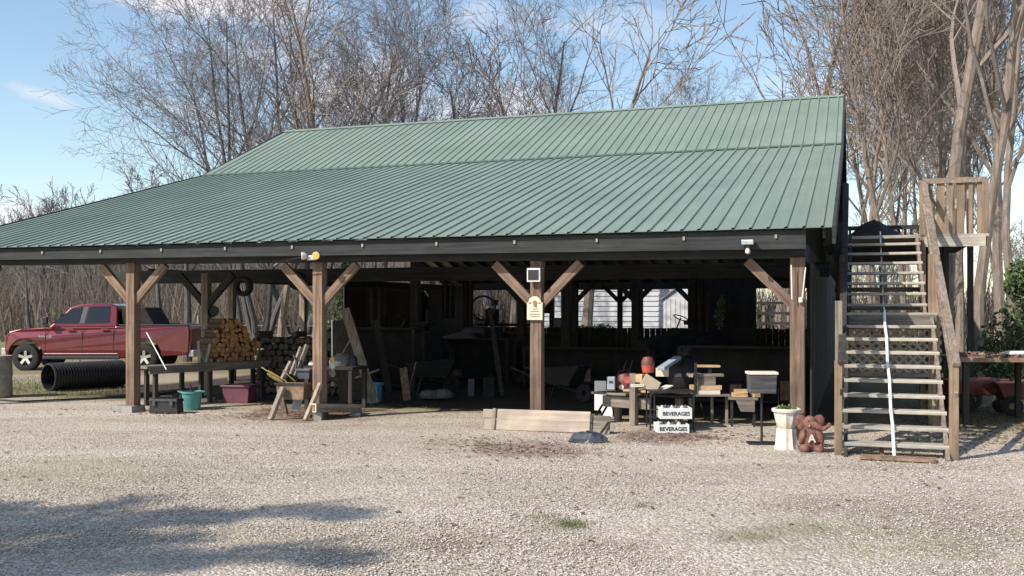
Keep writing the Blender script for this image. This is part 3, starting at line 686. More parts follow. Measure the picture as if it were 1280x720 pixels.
# boarded parts of the walls
def boards(u0, v0, u1, v1, z0, z1, name, seed, lab):
    rg = random.Random(seed); d = Vector((u1 - u0, v1 - v0)); L = d.length; n = int(L / .22); mb = MB(); rot = Matrix.Rotation(math.atan2(d.y, d.x), 3, 'Z')
    for i in range(n):
        t = (i + .5) / n; mb.box((u0 + d.x * t, v0 + d.y * t, (z0 + z1) / 2 + rg.uniform(-.01, .01)), (L / n - .012, .024 + rg.random() * .008, z1 - z0 - rg.random() * .03), rot)
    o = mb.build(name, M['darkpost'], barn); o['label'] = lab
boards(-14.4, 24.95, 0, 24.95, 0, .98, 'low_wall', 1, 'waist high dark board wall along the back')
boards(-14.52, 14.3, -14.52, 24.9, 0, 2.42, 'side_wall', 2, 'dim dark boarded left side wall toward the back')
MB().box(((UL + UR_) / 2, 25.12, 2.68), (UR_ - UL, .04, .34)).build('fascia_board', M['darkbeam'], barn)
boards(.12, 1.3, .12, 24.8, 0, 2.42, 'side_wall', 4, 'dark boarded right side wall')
# a low loft floor inside that shades the middle
mb = MB().box((-7.2, 16.4, 2.78), (14, 8.6, .06)); mb.build('loft_floor', M['darkbeam'], barn)

# ------------------------------------------------------------------ white house and shed beyond
def sidingmat(name, c, per, axis):
    m, nt, b = newmat(name); t = nt.nodes.new('ShaderNodeTexCoord'); sep = nt.nodes.new('ShaderNodeSeparateXYZ'); nt.links.new(t.outputs['Object'], sep.inputs[0])
    b.inputs['Roughness'].default_value = .6; n = noise(nt, 1.5, 4, .6, t.outputs['Object'])
    nt.links.new(ramp(nt, n, [(.3, tuple(q * .88 for q in c)), (.7, c)]), b.inputs['Base Color']); return m
def house():
    h = thing('white_house', PX(795, 46), 'white clapboard house seen through the back of the barn', 'house', -AN)
    mb = MB(); n = 14
    for i in range(n):
        z = i * .23; mb.add([(-4.6, -.045, z), (4.2, -.045, z), (4.2, 0.0, z + .23), (-4.6, 0.0, z + .23)], [(0, 1, 2, 3)]); mb.add([(-4.6, -.045, z), (4.2, -.045, z), (4.2, 0, z), (-4.6, 0, z)], [(3, 2, 1, 0)])
    mb.box((-.2, 3.0, 1.6), (8.8, 5.95, 3.2)); mb.build('wall', sidingmat('white_siding', (.47, .48, .50), .13, 'z'), h)
    mb = MB(); mb.prism([(-.5, 3.15), (3, 4.9), (6.5, 3.15), (6.5, 3.05), (-.5, 3.05)], -5.0, 4.6, fn=lambda x, y, z: (y, x, z)); mb.build('roof', plain('grey_shingle', (.12, .115, .11), .9), h)
    f = MB().box((-3.5, -.045, .9), (1.0, .05, .95)).build('window', M['white'], h); MB().box((-3.5, -.075, .9), (.8, .02, .8)).build('pane', M['glass'], f)
house()
def shed():
    s = thing('white_shed', PX(854, 43), 'small white upright boarded shed with sloping roof edge before the house', 'shed', -AN)
    mb = MB(); ol = [(-.85, 0), (.9, 0), (.9, 2.75), (.0, 2.75), (-.85, 2.15)]
    mb.prism(ol, 0, 1.6)
    for i in range(9): mb.box((-.75 + i * .2, -.012, 1.08), (.03, .02, 2.1))
    mb.build('wall', sidingmat('white_board_paint', (.60, .60, .60), .2, 'x'), s)
    MB().bar((-.98, .8, 2.09), (.05, .8, 2.83), 1.8, .05).build('roof', plain('grey_tin', (.2, .2, .2), .6), s)
shed()
def rail_fence(p0, p1, n, hs, label, name='rail_fence', mat='grey_x', ph=1.3, rw=.10):
    d = Vector(p1) - Vector(p0); L = d.length; f = thing(name, p0, label, 'fence', math.atan2(d.y, d.x))
    for i in range(n + 1): MB().box((0, 0, ph / 2), (.1, .1, ph)).build('post', M['grey_z'], f, (L * i / n, 0, 0))
    for z in hs: MB().box((L / 2, -.07, z), (L, .03, rw)).build('rail', M[mat], f)
rail_fence(PX(925, 40.5), PX(1016, 39.5), 3, (.75, 1.15, 1.55, 1.95), 'dark board fence of four rails seen past the right front post', ph=2.1, mat='darkbeam')
rail_fence(PX(590, 39.2), PX(668, 39.2), 2, (.5, 1.1), 'dark low rail fence seen left of the sign post', ph=1.3, mat='darkbeam')
rail_fence(PX(200, 52), PX(460, 47), 5, (.45, .9), 'thin wire and stake fence along the field beyond the woodpile', 'field_fence', 'grey_x', 1.35, .03)
def field_shed():
    s = thing('field_shed', PX(28, 62), 'dim low open shed beyond the truck hood', 'shed')
    for x in (-1.6, 0, 1.6):
        for y in (0, 2.2): MB().box((x, y, .9), (.12, .12, 1.8)).build('post', M['darkpost'], s)
    MB().bar((-1.9, 1.1, 1.9), (1.9, 1.1, 1.9), 2.9, .08).build('roof', M['junk'], s); MB().box((0, 2.3, .7), (3.3, .04, 1.3)).build('back_wall', M['junk'], s)
field_shed()

# ------------------------------------------------------------------ staircase and deck at the right
ST0 = G(1187, 573); ST0.z = 0; NL = G(1048, 568); NL.z = 0
SW = 1.27; sdir = UU.copy(); san = -AN
stair = thing('outdoor_staircase', NL, 'weathered open tread wooden staircase rising in two flights beside the barn', 'staircase', san)
NT1 = 9; RISE, RUN = .17, .285
def flight(y0, z0, n, w0, w1, lab=None):
    for s, x in ((0, w0 + .05), (1, w1 - .05)):
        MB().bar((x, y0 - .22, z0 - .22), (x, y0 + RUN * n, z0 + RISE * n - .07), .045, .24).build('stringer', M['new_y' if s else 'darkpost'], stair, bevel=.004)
    for i in range(n):
        z = z0 + RISE * i; y = y0 + RUN * i
        MB().box((0, 0, 0), (w1 - w0 - .02, .26, .042)).build('tread', M['new_x'], stair, ((w0 + w1) / 2, y, z), bevel=.004)
flight(.12, .13, NT1, .03, SW - .02)
YL = .12 + RUN * NT1; ZL = .13 + RISE * NT1
MB().box((SW / 2, YL + .45, ZL), (SW, 1.15, .045)).build('landing', M['new_x'], stair)
MB().box((SW / 2, YL - .13, ZL - .11), (SW - .02, .045, .2)).build('landing_rim', M['grey_x'], stair)
Y2 = YL + 1.05; Z2 = ZL + RISE * .8
flight(Y2, Z2, 7, .06, SW - .05)
YT = Y2 + RUN * 7; ZT = Z2 + RISE * 6.9
def sbox(name, mat, c, size, lab=None, bv=.005):
    o = MB().box((0, 0, 0), size).build(name, M[mat], stair, c, bevel=bv)
    if lab: o['label'] = lab
    return o
nr = sbox('newel', 'new_z', (SW - .0, 0, .56), (.10, .10, 1.13)); nl = sbox('newel', 'new_z', (0, 0, .56), (.09, .09, 1.13))
sbox('rail_post', 'grey_z', (-.005, .62, .92), (.09, .09, 1.84))
for x in (SW, 0.02):
    pm_ = 'new_z' if x > .5 else 'darkpost'; sbox('landing_post', pm_, (x, YL + .1, (ZL + .85) / 2), (.10, .10, ZL + .85)); sbox('landing_post', pm_, (x, YL + .95, (ZL + .9) / 2), (.10, .10, ZL + .9))  # left posts get dark wood that stands in for shade
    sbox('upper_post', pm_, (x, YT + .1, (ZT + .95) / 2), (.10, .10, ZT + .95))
    rm_ = M['new_y'] if x > .5 else M['darkpost']  # left rails: the roof's shade is put into the wood colour
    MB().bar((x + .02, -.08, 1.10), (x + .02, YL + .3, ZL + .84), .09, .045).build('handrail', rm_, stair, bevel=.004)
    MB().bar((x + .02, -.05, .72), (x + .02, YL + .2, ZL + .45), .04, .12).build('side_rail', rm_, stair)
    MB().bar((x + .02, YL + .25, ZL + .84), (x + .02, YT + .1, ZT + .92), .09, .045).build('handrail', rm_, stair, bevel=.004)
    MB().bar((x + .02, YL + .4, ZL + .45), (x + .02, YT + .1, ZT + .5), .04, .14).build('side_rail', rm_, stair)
# upper landing reaching to the right, with its boarded railing
MB().box((SW / 2 + .5, YT + .75, ZT), (SW + 1.05, 1.4, .05)).build('upper_landing', M['new_x'], stair)
MB().box((SW + .50, YT + .07, ZT - .1), (.95, .05, .17)).build('landing_rim', M['new_x'], stair)
for x in (SW + .97,):
    sbox('upper_post', 'new_z', (x, YT + .12, ZT + .38), (.10, .10, 1.12)); sbox('upper_post', 'darkpost', (x - .1, YT + 1.4, (ZT + .95) / 2), (.10, .10, ZT + .95)); sbox('upper_post', 'darkpost', (SW + .42, YT + .75, (ZT - .05) / 2), (.09, .09, ZT - .05))
rw = MB().box((0, 0, 0), (1.0, .045, .09)).build('top_rail', M['new_y'], stair, (SW + .50, YT + .09, ZT + .93))
for i in range(6): sbox('baluster', 'new_z', (SW + .13 + i * .155, YT + .12, ZT + .43), (.12 if i % 2 else .06, .03, .92), bv=0)
MB().bar((SW + .1, YT + .17, ZT + .2), (SW + .9, YT + .17, ZT + .85), .03, .12).build('diagonal_brace', M['new_x'], stair)
# deck and loft entry behind the stair
deck = thing('raised_deck', NL + sdir * (-.1) + VV * (YT + 1.5), 'dark raised wooden deck with picket railing at the head of the staircase', 'deck', san)
MB().box((1.0, 1.8, ZT - .02), (2.6, 3.5, .06)).build('floor', M['darkpost'], deck)
MB().box((.75, .02, ZT - .2), (1.7, .05, .42)).build('rim_board', M['darkbeam'], deck)
for x in (0, 1.75):
    for y in (.1, 3.4): MB().box((x, y, (ZT + .4) / 2), (.13, .13, ZT + .4)).build('post', M['darkpost'], deck)
MB().box((.85, 3.4, ZT + .52), (1.9, .06, .09)).build('rail', M['darkbeam'], deck); MB().box((.85, 3.4, ZT + .06), (1.9, .06, .09)).build('rail', M['darkbeam'], deck)
for i in range(14): MB().box((.05 + i * .125, 3.4, ZT + .28), (.05, .03, .44)).build('picket', M['darkpost'], deck)
for z in (.55, 1.0, 1.4, 1.8):
    MB().box((.8, 3.5, z + .35), (1.9, .04, .10)).build('cross_board', M['grey_x'], deck)
# tarp heap on the deck
mb = MB(); rs = random.Random(2)
mb.lathe([(.62, 0), (.6, .12), (.4, .24), (.2, .42), (.08, .5), (.0, .52)], n=14); mb.v = [(x * 1.25 + rs.uniform(-.03, .03), y * .7, z + rs.uniform(-.03, .03)) for x, y, z in mb.v]
tag(mb.build('covered_heap', M['junk'], None, NL + sdir * .55 + VV * (YT + 3.2) + Vector((0, 0, ZT + .02))), 'dark covered heap on the deck at the head of the stair', 'heap')
# lattice panel under the deck
def lattice():
    o = thing('lattice_panel', NL + VV * 3.6 + sdir * .05, 'grey diamond lattice panel in the shade behind the lower stair flight', 'lattice', san)
    W_, H_ = 1.35, .85; z0 = .75; mb = MB()
    k = -W_
    while k < W_ + H_:
        for s in (1, -1):
            pts = []
            for t in (0, 1):
                pass
            x0, x1 = (k, k + H_) if s > 0 else (k + H_, k)
            za, zb = z0, z0 + H_; xa, xb = x0, x1
            # clip to width
            def cl(xa, za, xb, zb):
                if xa == xb: return None
                r = []
                for (x, z, X2, Z2_) in ((xa, za, xb, zb), (xb, zb, xa, za)):
                    if x < 0: z = z + (Z2_ - z) * (0 - x) / (X2 - x); x = 0
                    if x > W_: z = z + (Z2_ - z) * (W_ - x) / (X2 - x); x = W_
                    r.append((x, z))
                return r
            if max(xa, xb) > .02 and min(xa, xb) < W_ - .02:
                r = cl(xa, za, xb, zb)
                mb.bar((r[0][0], s * .008, r[0][1]), (r[1][0], s * .008, r[1][1]), .01, .035, up=(0, 0, 1) if False else (.3, 0, 1))
        k += .13
    mb.build('slats', M['new_x'], o)
    for z in (z0, z0 + H_): MB().box((W_ / 2, 0, z), (W_ + .06, .05, .06)).build('frame_rail', M['grey_x'], o)
lattice()
# white rope down the stair
rp = [NL + sdir * (SW * .49) + VV * (-.12) + Vector((0, 0, .02))]
for i in range(NT1 + 1):
    rp.append(NL + sdir * (SW * .485 - .004 * i + .006 * math.sin(i * 2.1)) + VV * (RUN * i - .03) + Vector((0, 0, .13 + RISE * i + .035)))
tag(MB().tube(rp, .019, 7).build('rope', M['rope'], None, smooth=True), 'thick white rope running down the middle of the lower stair treads', 'rope')
tag(MB().tube([NL + sdir * (SW * .47) + VV * (YL + .3 + i * .5) + Vector((0, 0, ZL + .06 + max(0, i * .5 - .75) * .6)) for i in range(7)], .012, 6).build('rope', M['rope'], None), 'thin dull rope running up the upper stair flight', 'rope')
g = G(1122, 575); MB_ = MB().box((0, 0, .02), (.82, .26, .03)).build('foot_board', M['rust'], None, g, san - .04, bevel=.004)
tag(MB_, 'brown flat board lying on the gravel at the foot of the stair', 'board')
g = G(1102, 569); tag(MB().box((0, 0, .05), (.05, .05, .10), taper=.7).build('terracotta_shard', M['terra'], None, g), 'small reddish shard standing behind the board at the stair foot', 'shard')

# leafy table and red machine right of the stair
def leafy_table():
    c = PX(1262, 15.6); t = thing('plank_table', c, 'old plank table under dead leaves right of the staircase', 'table', -.1)
    MB().box((0, 0, .98), (2.0, 1.5, .06)).build('table_top', M['rust'], t, bevel=.01)
    for x in (-.85, .35, .9):
        for y in (-.6, .6): MB().box((x, y, .475), (.08, .08, .95)).build('leg', M['darkpost'], t)
    rg = random.Random(4); mb = MB(); leaf_blob(mb, rg, (0, 0, 1.03), (.95, .7, .03), 900, .04, .25)
    tag(mb.build('dead_leaves', M['leaf_litter'], None, c, -.1), 'dead leaves heaped on the old plank table', 'leaves', kind='stuff')
    tag(MB().box((0, 0, 0), (.62, .24, .05), taper=.9).build('white_sheet', M['white'], None, c + Vector((.1, -.3, 1.075)), .1, bevel=.015), 'crumpled whitish sheet lying among the leaves on the plank table', 'sheet')
leafy_table()
def wagon(loc, rz, lab, s=1.0):
    t = thing('garden_cart', loc, lab, 'cart', rz); t.scale = (s,) * 3
    MB().prism([(-.5, .3), (.5, .3), (.62, .58), (-.62, .58)], -.3, .3).build('tray', M['red_dull'], t, bevel=.02)
    for x in (-.38, .38):
        for y in (-.34, .34):
            w = MB().lathe([(.06, -.04), (.15, -.045), (.18, -.03), (.18, .03), (.15, .045), (.06, .04), (.06, -.04)], (x, y, .18), 18, rot=rotm('X', 90)).build('wheel', M['rubber'], t, smooth=True)
            MB().lathe([(0, -.03), (.065, -.03), (.065, .03), (0, .03)], (x, y, .18), 12, rot=rotm('X', 90)).build('hub', M['rust'], w)
    MB().tube([(.5, 0, .3), (.9, 0, .35), (1.1, 0, .75)], .015, 6).build('handle', M['iron'], t)
wagon(PX(1212, 17.2), .3, 'dull red garden cart in the shade just right of the stair', .95)
wagon(PX(1290, 16.6), -.3, 'dull red garden cart cut by the right photo edge under the plank table', .9)

# ------------------------------------------------------------------ pickup truck
def truck():
    Y = 28.4; c = PX(105, Y, -.03) + Vector((0, .96, 0))
    # local: x right along the body (front at negative x), y away, z up ; metres at px scale
    t = thing('pickup_truck', c, 'dark red crew cab pickup truck parked beyond the barn facing left', 'truck', .02)
    k = Y / F
    def q(cx, cy): # crop pixel (photo x*3.13) -> local x,z
        return ((cx / 3.13 - 105) * k, (466 - (300 + cy / 3.13)) * k)
    HW = .96
    def arch(cx, r, z0, n=9): return [(cx + r * math.cos(math.pi * i / n), z0 + r * math.sin(math.pi * i / n)) for i in range(n + 1)]
    fx = (31 - 105) * k; rx = (178 - 105) * k; wr = .385
    L0 = (4 - 105) * k; L1 = (234 - 105) * k; sill = .36
    low = [(L0 + .05, .42), (L0, .62), (L0 + .02, .98), (L0 + .14, 1.12), (L0 + .5, 1.20), (q(180, 330)[0] - .1, 1.235), (q(445, 330)[0], 1.255), (q(447, 330)[0] + .01, 1.27), (L1, 1.29), (L1 + .02, 1.1), (L1, .52), (L1 - .1, .46)]
    low += [(x, z) for x, z in arch(rx, .49, .42)]
    low += [(rx - .56, sill), (fx + .58, sill)] + [(x, z) for x, z in arch(fx, .49, .42)]
    def tumb(x, y, z):
        # rounded shoulder
        f = 1.0 - .035 * max(0, (z - .85)) / .4 - .02 * max(0, .6 - z) / .3
        xf = max(0, (L0 + .55 - x)) ; f -= .16 * (xf ** 1.4)
        return (x, y * f, z)
    mb = MB(); n = len(low); prof = [(-1.0, .93), (-1.0, 0.93)]
    ys = [-HW, -HW * .985, HW * .985, HW]
    # body as prism with small inset at the sides
    mb.prism(low, -HW, HW, fn=tumb); body = mb.build('body', M['car'], t, bevel=.03)
    # cab: greenhouse
    x0, x1 = q(180, 330)[0], q(447, 330)[0]
    cab = [(x0, 1.22), (q(215, 300)[0], 1.42), (q(262, 268)[0], 1.80), (q(300, 258)[0], 1.88), (q(350, 253)[0], 1.92), (q(420, 254)[0], 1.90), (q(446, 262)[0], 1.84), (x1 + .04, 1.24)]
    def ct(x, y, z): return (x, y * (.93 - .17 * max(0, z - 1.22) / .7), z)
    mb = MB(); mb.prism(cab, -HW, HW, fn=ct); mb.build('cab', M['car'], t, bevel=.035)
    def ypl(z, off): return -(HW * (.93 - .17 * max(0, z - 1.22) / .7)) - off
    def win(pts, name, mat, off=.012, par=None):
        mb = MB(); v = [(x, ypl(z, off), z) for x, z in pts]; v2 = [(x, ypl(z, off - .02), z) for x, z in pts]; m_ = len(pts)
        mb.add(v + v2, [tuple(range(m_))] + [(i, m_ + i, m_ + (i + 1) % m_, (i + 1) % m_) for i in range(m_)]); return mb.build(name, M[mat], par or t)
    win([q(200, 330), q(228, 305), q(272, 273), q(312, 267), q(300, 331)], 'window', 'glass'); win([q(326, 331), q(338, 266), q(418, 263), q(420, 329)], 'window', 'glass')
    win([q(303, 331), q(314, 267), q(334, 266), q(322, 331)], 'door_pillar', 'slate', .010)
    # windshield
    a, b_ = cab[0], cab[2]; 
    mb = MB(); P0 = (a[0] - .012, 1.25); P1 = (b_[0] - .02, 1.80)
    mb.add([(P0[0] + .03, -.80, P0[1]), (P0[0] + .03, .80, P0[1]), (P1[0], .70, P1[1]), (P1[0], -.70, P1[1])], [(0, 1, 2, 3)]); mb.build('windshield', M['glass'], t)
    # door seams and handles
    for cx in (176, 318, 440): 
        x, _ = q(cx, 0); MB().box((x, -HW - .001, .83), (.014, .012, .78)).build('door_seam', M['black'], t)
    for cx in (272, 408):
        x, z = q(cx, 355); MB().box((x, -HW - .015, z), (.22, .04, .045)).build('door_handle', M['red_dull'], t, bevel=.01)
    MB().box(((q(160, 0)[0] + q(470, 0)[0]) / 2, -HW + .0, .385), (q(470, 0)[0] - q(170, 0)[0], .05, .09)).build('side_step', M['black'], t, bevel=.02)
    MB().box(((q(160, 0)[0] + q(470, 0)[0]) / 2, -HW - .005, .50), (q(470, 0)[0] - q(170, 0)[0] - .1, .03, .03)).build('sill_trim', M['chrome'], t, bevel=.01)
    x, z = q(183, 322); m_ = MB().box((x, -HW - .12, z + .02), (.15, .12, .20)).build('side_mirror', M['black'], t, bevel=.03)
    # small raised badge lettering on the front door
    cu = bpy.data.curves.new('badge_text', 'FONT'); cu.body = 'RAM 1500'; cu.size = .085; cu.extrude = .002
    tmp = bpy.data.objects.new('tmp', cu); COL.objects.link(tmp); dg = bpy.context.evaluated_depsgraph_get(); me = bpy.data.meshes.new_from_object(tmp.evaluated_get(dg)); bpy.data.objects.remove(tmp)
    me.materials.append(M['chrome']); o = bpy.data.objects.new('badge', me); COL.objects.link(o); o.parent = t; x, z = q(150, 387); o.location = (x, -HW - .004, z); o.rotation_euler = (R(90), 0, 0)
    # wheels
    for x in (fx, rx):
        for y in (-HW + .13, HW - .13):
            pr = [(.20, -.12), (.30, -.13), (.36, -.11), (wr, -.07), (wr, .07), (.36, .11), (.30, .13), (.20, .12)]
            w = MB().lathe(pr, (0, 0, 0), 32, rot=rotm('X', 90)).build('wheel', M['rubber'], t, (x, y, wr), smooth=True)
            s = -1 if y < 0 else 1
            mb = MB(); mb.lathe([(.27, -.03), (.285, .0), (.285, .06)], (0, s * .06, 0), 28, rot=rotm('X', 90 * -s)); mb.lathe([(0, 0), (.06, 0), (.07, -.02)], (0, s * .10, 0), 14, rot=rotm('X', 90))
            for i in range(5):
                a = 2 * math.pi * i / 5 + .3; d = Vector((math.cos(a), 0, math.sin(a))); mb.bar(d * .03 + Vector((0, s * .09, 0)), d * .275 + Vector((0, s * .10, 0)), .075, .03, up=(0, 1, 0))
            mb.build('rim', M['chrome'], w, smooth=False)
            MB().lathe([(.27, 0), (.0, 0)], (0, s * .03, 0), 20, rot=rotm('X', 90)).build('brake_disc', M['iron'], w)
    for y in (-.74, .74): MB().box((L0 + .10, y * .97, .86), (.14, .30, .22)).build('headlight', M['white'], t, bevel=.03)
    MB().box((L0 - .03, 0, .55), (.16, 1.7, .24)).build('bumper', M['chrome'], t, bevel=.04); MB().box((L0 + .01, 0, .86), (.06, .95, .36)).build('grille', M['black'], t, bevel=.02)
    MB().box((L1 + .06, 0, .50), (.16, 1.8, .2)).build('bumper', M['steel'], t, bevel=.03)
    MB().box((L1 + .012, 0, .90), (.03, 1.42, .58)).build('tailgate', M['red_dull'], t, bevel=.02)
    for y in (-.82, .82): MB().box((L1 + .012, y, .98), (.04, .15, .38)).build('taillight', M['red'], t, bevel=.02)
    for y in (-.9, .9):
        MB().box(((x1 + L1) / 2 + .04, y * .99, 1.295), (L1 - x1 - .1, .09, .05)).build('bed_rail', M['black'], t, bevel=.015)
    # dark load in the bed
    bl = [(x1 + .10, 1.0), (x1 + .10, 1.80), (q(565, 262)[0] - .1, 1.80), (q(597, 325)[0] - .05, 1.30), (q(597, 325)[0] - .05, 1.0)]
    o = MB().prism(bl, -.72, .72).build('tarp_covered_load', M['junk'], None, c, .02, bevel=.03); tag(o, 'dark covered load standing in the bed of the red pickup', 'load')
truck()

# ------------------------------------------------------------------ left side things
def culvert():
    a = P(60, 471, 21.2); b = P(152, 466.5, 22.6); a.z = .305; b.z = .305; d = b - a; L = d.length
    t = thing('drain_pipe', Vector((a.x, a.y, 0)), 'black corrugated drain pipe lying open ended in front of the red truck', 'pipe', math.atan2(d.y, d.x))
    pr = []; n = 52
    for i in range(n + 1): pr.append((.285 + (.014 if i % 2 else 0), L * i / n))
    pr += [(.262, L), (.262, 0), (.285, 0)]
    o = MB().lathe(pr, (0, 0, .30), 32, rot=rotm('Y', 90)).build('pipe_wall', M['black'], t, smooth=False)
culvert()
g = G(-8, 497); tag(MB().lathe([(0, 0), (.33, 0), (.34, .05), (.325, .4), (.34, .42), (.325, .78), (.34, .80), (.33, .82), (.29, .80), (0, .79)], n=28).build('drum', M['concrete'], None, g, smooth=True), 'weathered grey drum cut by the left photo edge', 'drum')
pts = [G(x, y) + Vector((0, 0, .02)) for x, y in [(-60, 500), (0, 501), (30, 503), (70, 501), (110, 499.5), (160, 497), (200, 494), (232, 488)]]
tag(MB().tube(pts, .017, 6).build('garden_hose', M['hose'], None), 'dark hose lying across the grass edge at the left', 'hose')
def bench():
    a = PX(176, 17.9); b = PX(330, 19.9); d = b - a; L = d.length
    t = thing('plank_bench', a, 'long weathered plank bench carrying the firewood between the first two front posts', 'bench', math.atan2(d.y, d.x))
    MB().box((L / 2, 0, .70), (L, .42, .05)).build('top_plank', M['grey_x'], t, bevel=.005); MB().box((L / 2, -.19, .63), (L - .1, .04, .09)).build('apron', M['grey_x'], t)
    MB().box((L * .72, .55, .62), (L * .55, .6, .05)).build('back_plank', M['grey_x'], t)
    for x in (.2, L * .5, L - .15):
        for y in (-.14, .15): MB().box((x, y, .335), (.07, .07, .67)).build('leg', M['darkpost'], t)
    for x in (L * .5, L - .2): MB().box((x, .8, .30), (.07, .07, .6)).build('leg', M['darkpost'], t)
    return a, d.normalized(), L, math.atan2(d.y, d.x)
ba, bd, bL, brz = bench()
bn = Vector((-bd.y, bd.x, 0))
def logs():
    def log(r, L, cut, seed):
        rg = random.Random(seed); mb = MB(); n = 10; vs = []
        sp = rg.random() < .45
        rr = [r * rg.uniform(.86, 1.08) for _ in range(n)]
        if sp:
            k = rg.randrange(n)
            for j in range(4): rr[(k + j) % n] *= .62
        for y in (-L / 2, L / 2):
            for k in range(n): a = 6.283 * k / n; vs.append((rr[k] * math.cos(a), y + rg.uniform(-.006, .006), rr[k] * math.sin(a)))
        mb.add(vs, [tuple(range(n)), tuple(reversed(range(n, 2 * n)))], 1); mb.add(vs, [(k, (k + 1) % n, n + (k + 1) % n, n + k) for k in range(n)], 0)
        return mb.build('firewood_log', [M['bark'], cut], None)
    protos = [log(rr, .42, M['cut'], i) for i, rr in enumerate((.048, .056, .064, .05, .06, .07))]
    dk = [log(rr, .45, M['cut_shaded'], 20 + i) for i, rr in enumerate((.062, .07, .078))]
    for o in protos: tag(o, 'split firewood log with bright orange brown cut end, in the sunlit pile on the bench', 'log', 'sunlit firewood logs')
    for o in dk: tag(o, 'firewood log coloured dark for the shade in the long shaded stack right of the sunlit pile', 'log', 'shaded firewood logs')
    base = P(288, 452, 19.9); rg = random.Random(8); i = 0
    for row in range(9):
        z = .70 + .055 + row * .092
        x0 = -.50 + max(0, row - 4) * .05 + (.05 if row % 2 else 0); x1 = .50 - max(0, row - 3) * .085
        x = x0
        while x < x1:
            p = base + bd * (x + rg.uniform(-.012, .012)) + bn * rg.uniform(.0, .07); p.z = z + rg.uniform(-.012, .012)
            o = protos[i] if i < 6 else protos[rg.randrange(6)].copy()
            if i >= 6: COL.objects.link(o)
            o.location = p; o.rotation_euler = (0, rg.uniform(0, 6.28), 0); o.rotation_mode = 'XYZ'
            o.rotation_euler = (Quaternion((0, 0, 1), brz + rg.uniform(-.12, .12)) @ Quaternion((0, 1, 0), rg.uniform(0, 6.28))).to_euler()
            i += 1; x += .102
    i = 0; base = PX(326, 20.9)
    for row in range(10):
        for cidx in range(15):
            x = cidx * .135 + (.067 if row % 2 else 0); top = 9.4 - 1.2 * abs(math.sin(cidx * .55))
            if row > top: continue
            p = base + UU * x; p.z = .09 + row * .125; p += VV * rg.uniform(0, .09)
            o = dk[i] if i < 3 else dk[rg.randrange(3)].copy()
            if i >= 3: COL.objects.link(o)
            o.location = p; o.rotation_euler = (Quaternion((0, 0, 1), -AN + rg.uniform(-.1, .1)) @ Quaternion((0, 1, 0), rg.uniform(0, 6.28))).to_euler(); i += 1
logs()
# tyres and a pan hanging on the interior posts
def tyre(name, px_, py, Y, r, lab, rz=-.3):
    p = P(px_, py, Y); pr = [(r * .55, -.06), (r * .8, -.085), (r * .97, -.06), (r, 0), (r * .97, .06), (r * .8, .085), (r * .55, .06), (r * .6, 0), (r * .55, -.06)]
    o = MB().lathe(pr, n=36, rot=rotm('X', 90)).build(name, M['rubber'], None, p, rz, smooth=True); tag(o, lab, 'tyre'); return o
tyre('rubber_tyre', 304, 358, 19.9, .20, 'black tyre hanging beside the woodpile post, seen whole')
tyre('rubber_tyre', 372, 351, 19.5, .18, 'black tyre half hidden behind the second front post')
o = MB().lathe([(0, -.03), (.10, -.03), (.115, .04), (.108, .04), (.095, -.02), (0, -.02)], n=24, rot=rotm('X', 90)).build('hanging_pan', M['iron'], None, P(267, 389, 20.0), smooth=True); tag(o, 'black round pan hanging on the post left of the firewood', 'pan')
for (x, y, Y, w_, d_, z0, z1) in ((305, 0, 19.9, .02, .02, 2.26, 2.34), (372, 0, 19.5, .02, .02, 2.40, 2.5)):
    pass
def toolbox():
    t = thing('toolbox', G(208, 516), 'black plastic toolbox on the ground beside the teal tub', 'toolbox', -.1)
    MB().box((0, 0, .10), (.50, .26, .19), taper=.95).build('case', M['black'], t, bevel=.015); MB().box((0, 0, .215), (.52, .28, .05), taper=.92).build('lid', M['iron'], t, bevel=.015)
    MB().tube([(-.10, 0, .24), (-.10, 0, .275), (.10, 0, .275), (.10, 0, .24)], .012, 6).build('handle', M['black'], t)
    for x in (-.15, .15): MB().box((x, -.15, .17), (.05, .02, .07)).build('latch', M['slate'], t)
toolbox()
def tub(name, loc, w, d, h, mat, lab, cat='tub', rnd=True, rz=0):
    t = thing(name, loc, lab, cat, rz); mb = MB()
    if rnd:
        mb.lathe([(0, .01), (w * .36, 0), (w * .38, .01), (w * .48, h), (w * .53, h), (w * .53, h - .03), (w * .5, h - .03), (w * .46, h - .015), (w * .36, .02), (0, .02)], n=28)
        mb.build('bowl', M[mat], t, smooth=True)
        for s in (-1, 1): MB().tube([(s * w * .5, -.05, h - .02), (s * (w * .5 + .05), -.04, h), (s * (w * .5 + .05), .04, h), (s * w * .5, .05, h - .02)], .011, 6).build('handle', M[mat], t)
    else:
        t0, t1 = .86, 1.0; vs = []; fs = []
        for i, (f, z) in enumerate(((t0, 0), (t1, h), (t1 * .94, h), (t0 * .94, .02))):
            for x, y in ((-1, -1), (1, -1), (1, 1), (-1, 1)): vs.append((x * w / 2 * f, y * d / 2 * f, z))
        for i in range(3):
            for k in range(4): fs.append((i * 4 + k, i * 4 + (k + 1) % 4, i * 4 + 4 + (k + 1) % 4, i * 4 + 4 + k))
        fs += [(3, 2, 1, 0), (12, 13, 14, 15)]
        mb.add(vs, fs).build('bin', M[mat], t, bevel=.012)
        for y in (-1, 1): MB().box((0, y * (d / 2 + .01), h - .02), (w + .04, .03, .035)).build('rim', M[mat], t, bevel=.006)
        for x in (-1, 1): MB().box((x * (w / 2 + .01), 0, h - .02), (.03, d, .035)).build('rim', M[mat], t, bevel=.006)
    return t
tub('teal_tub', G(240, 512), .36, 0, .32, 'teal', 'round teal plastic tub under the plank bench')
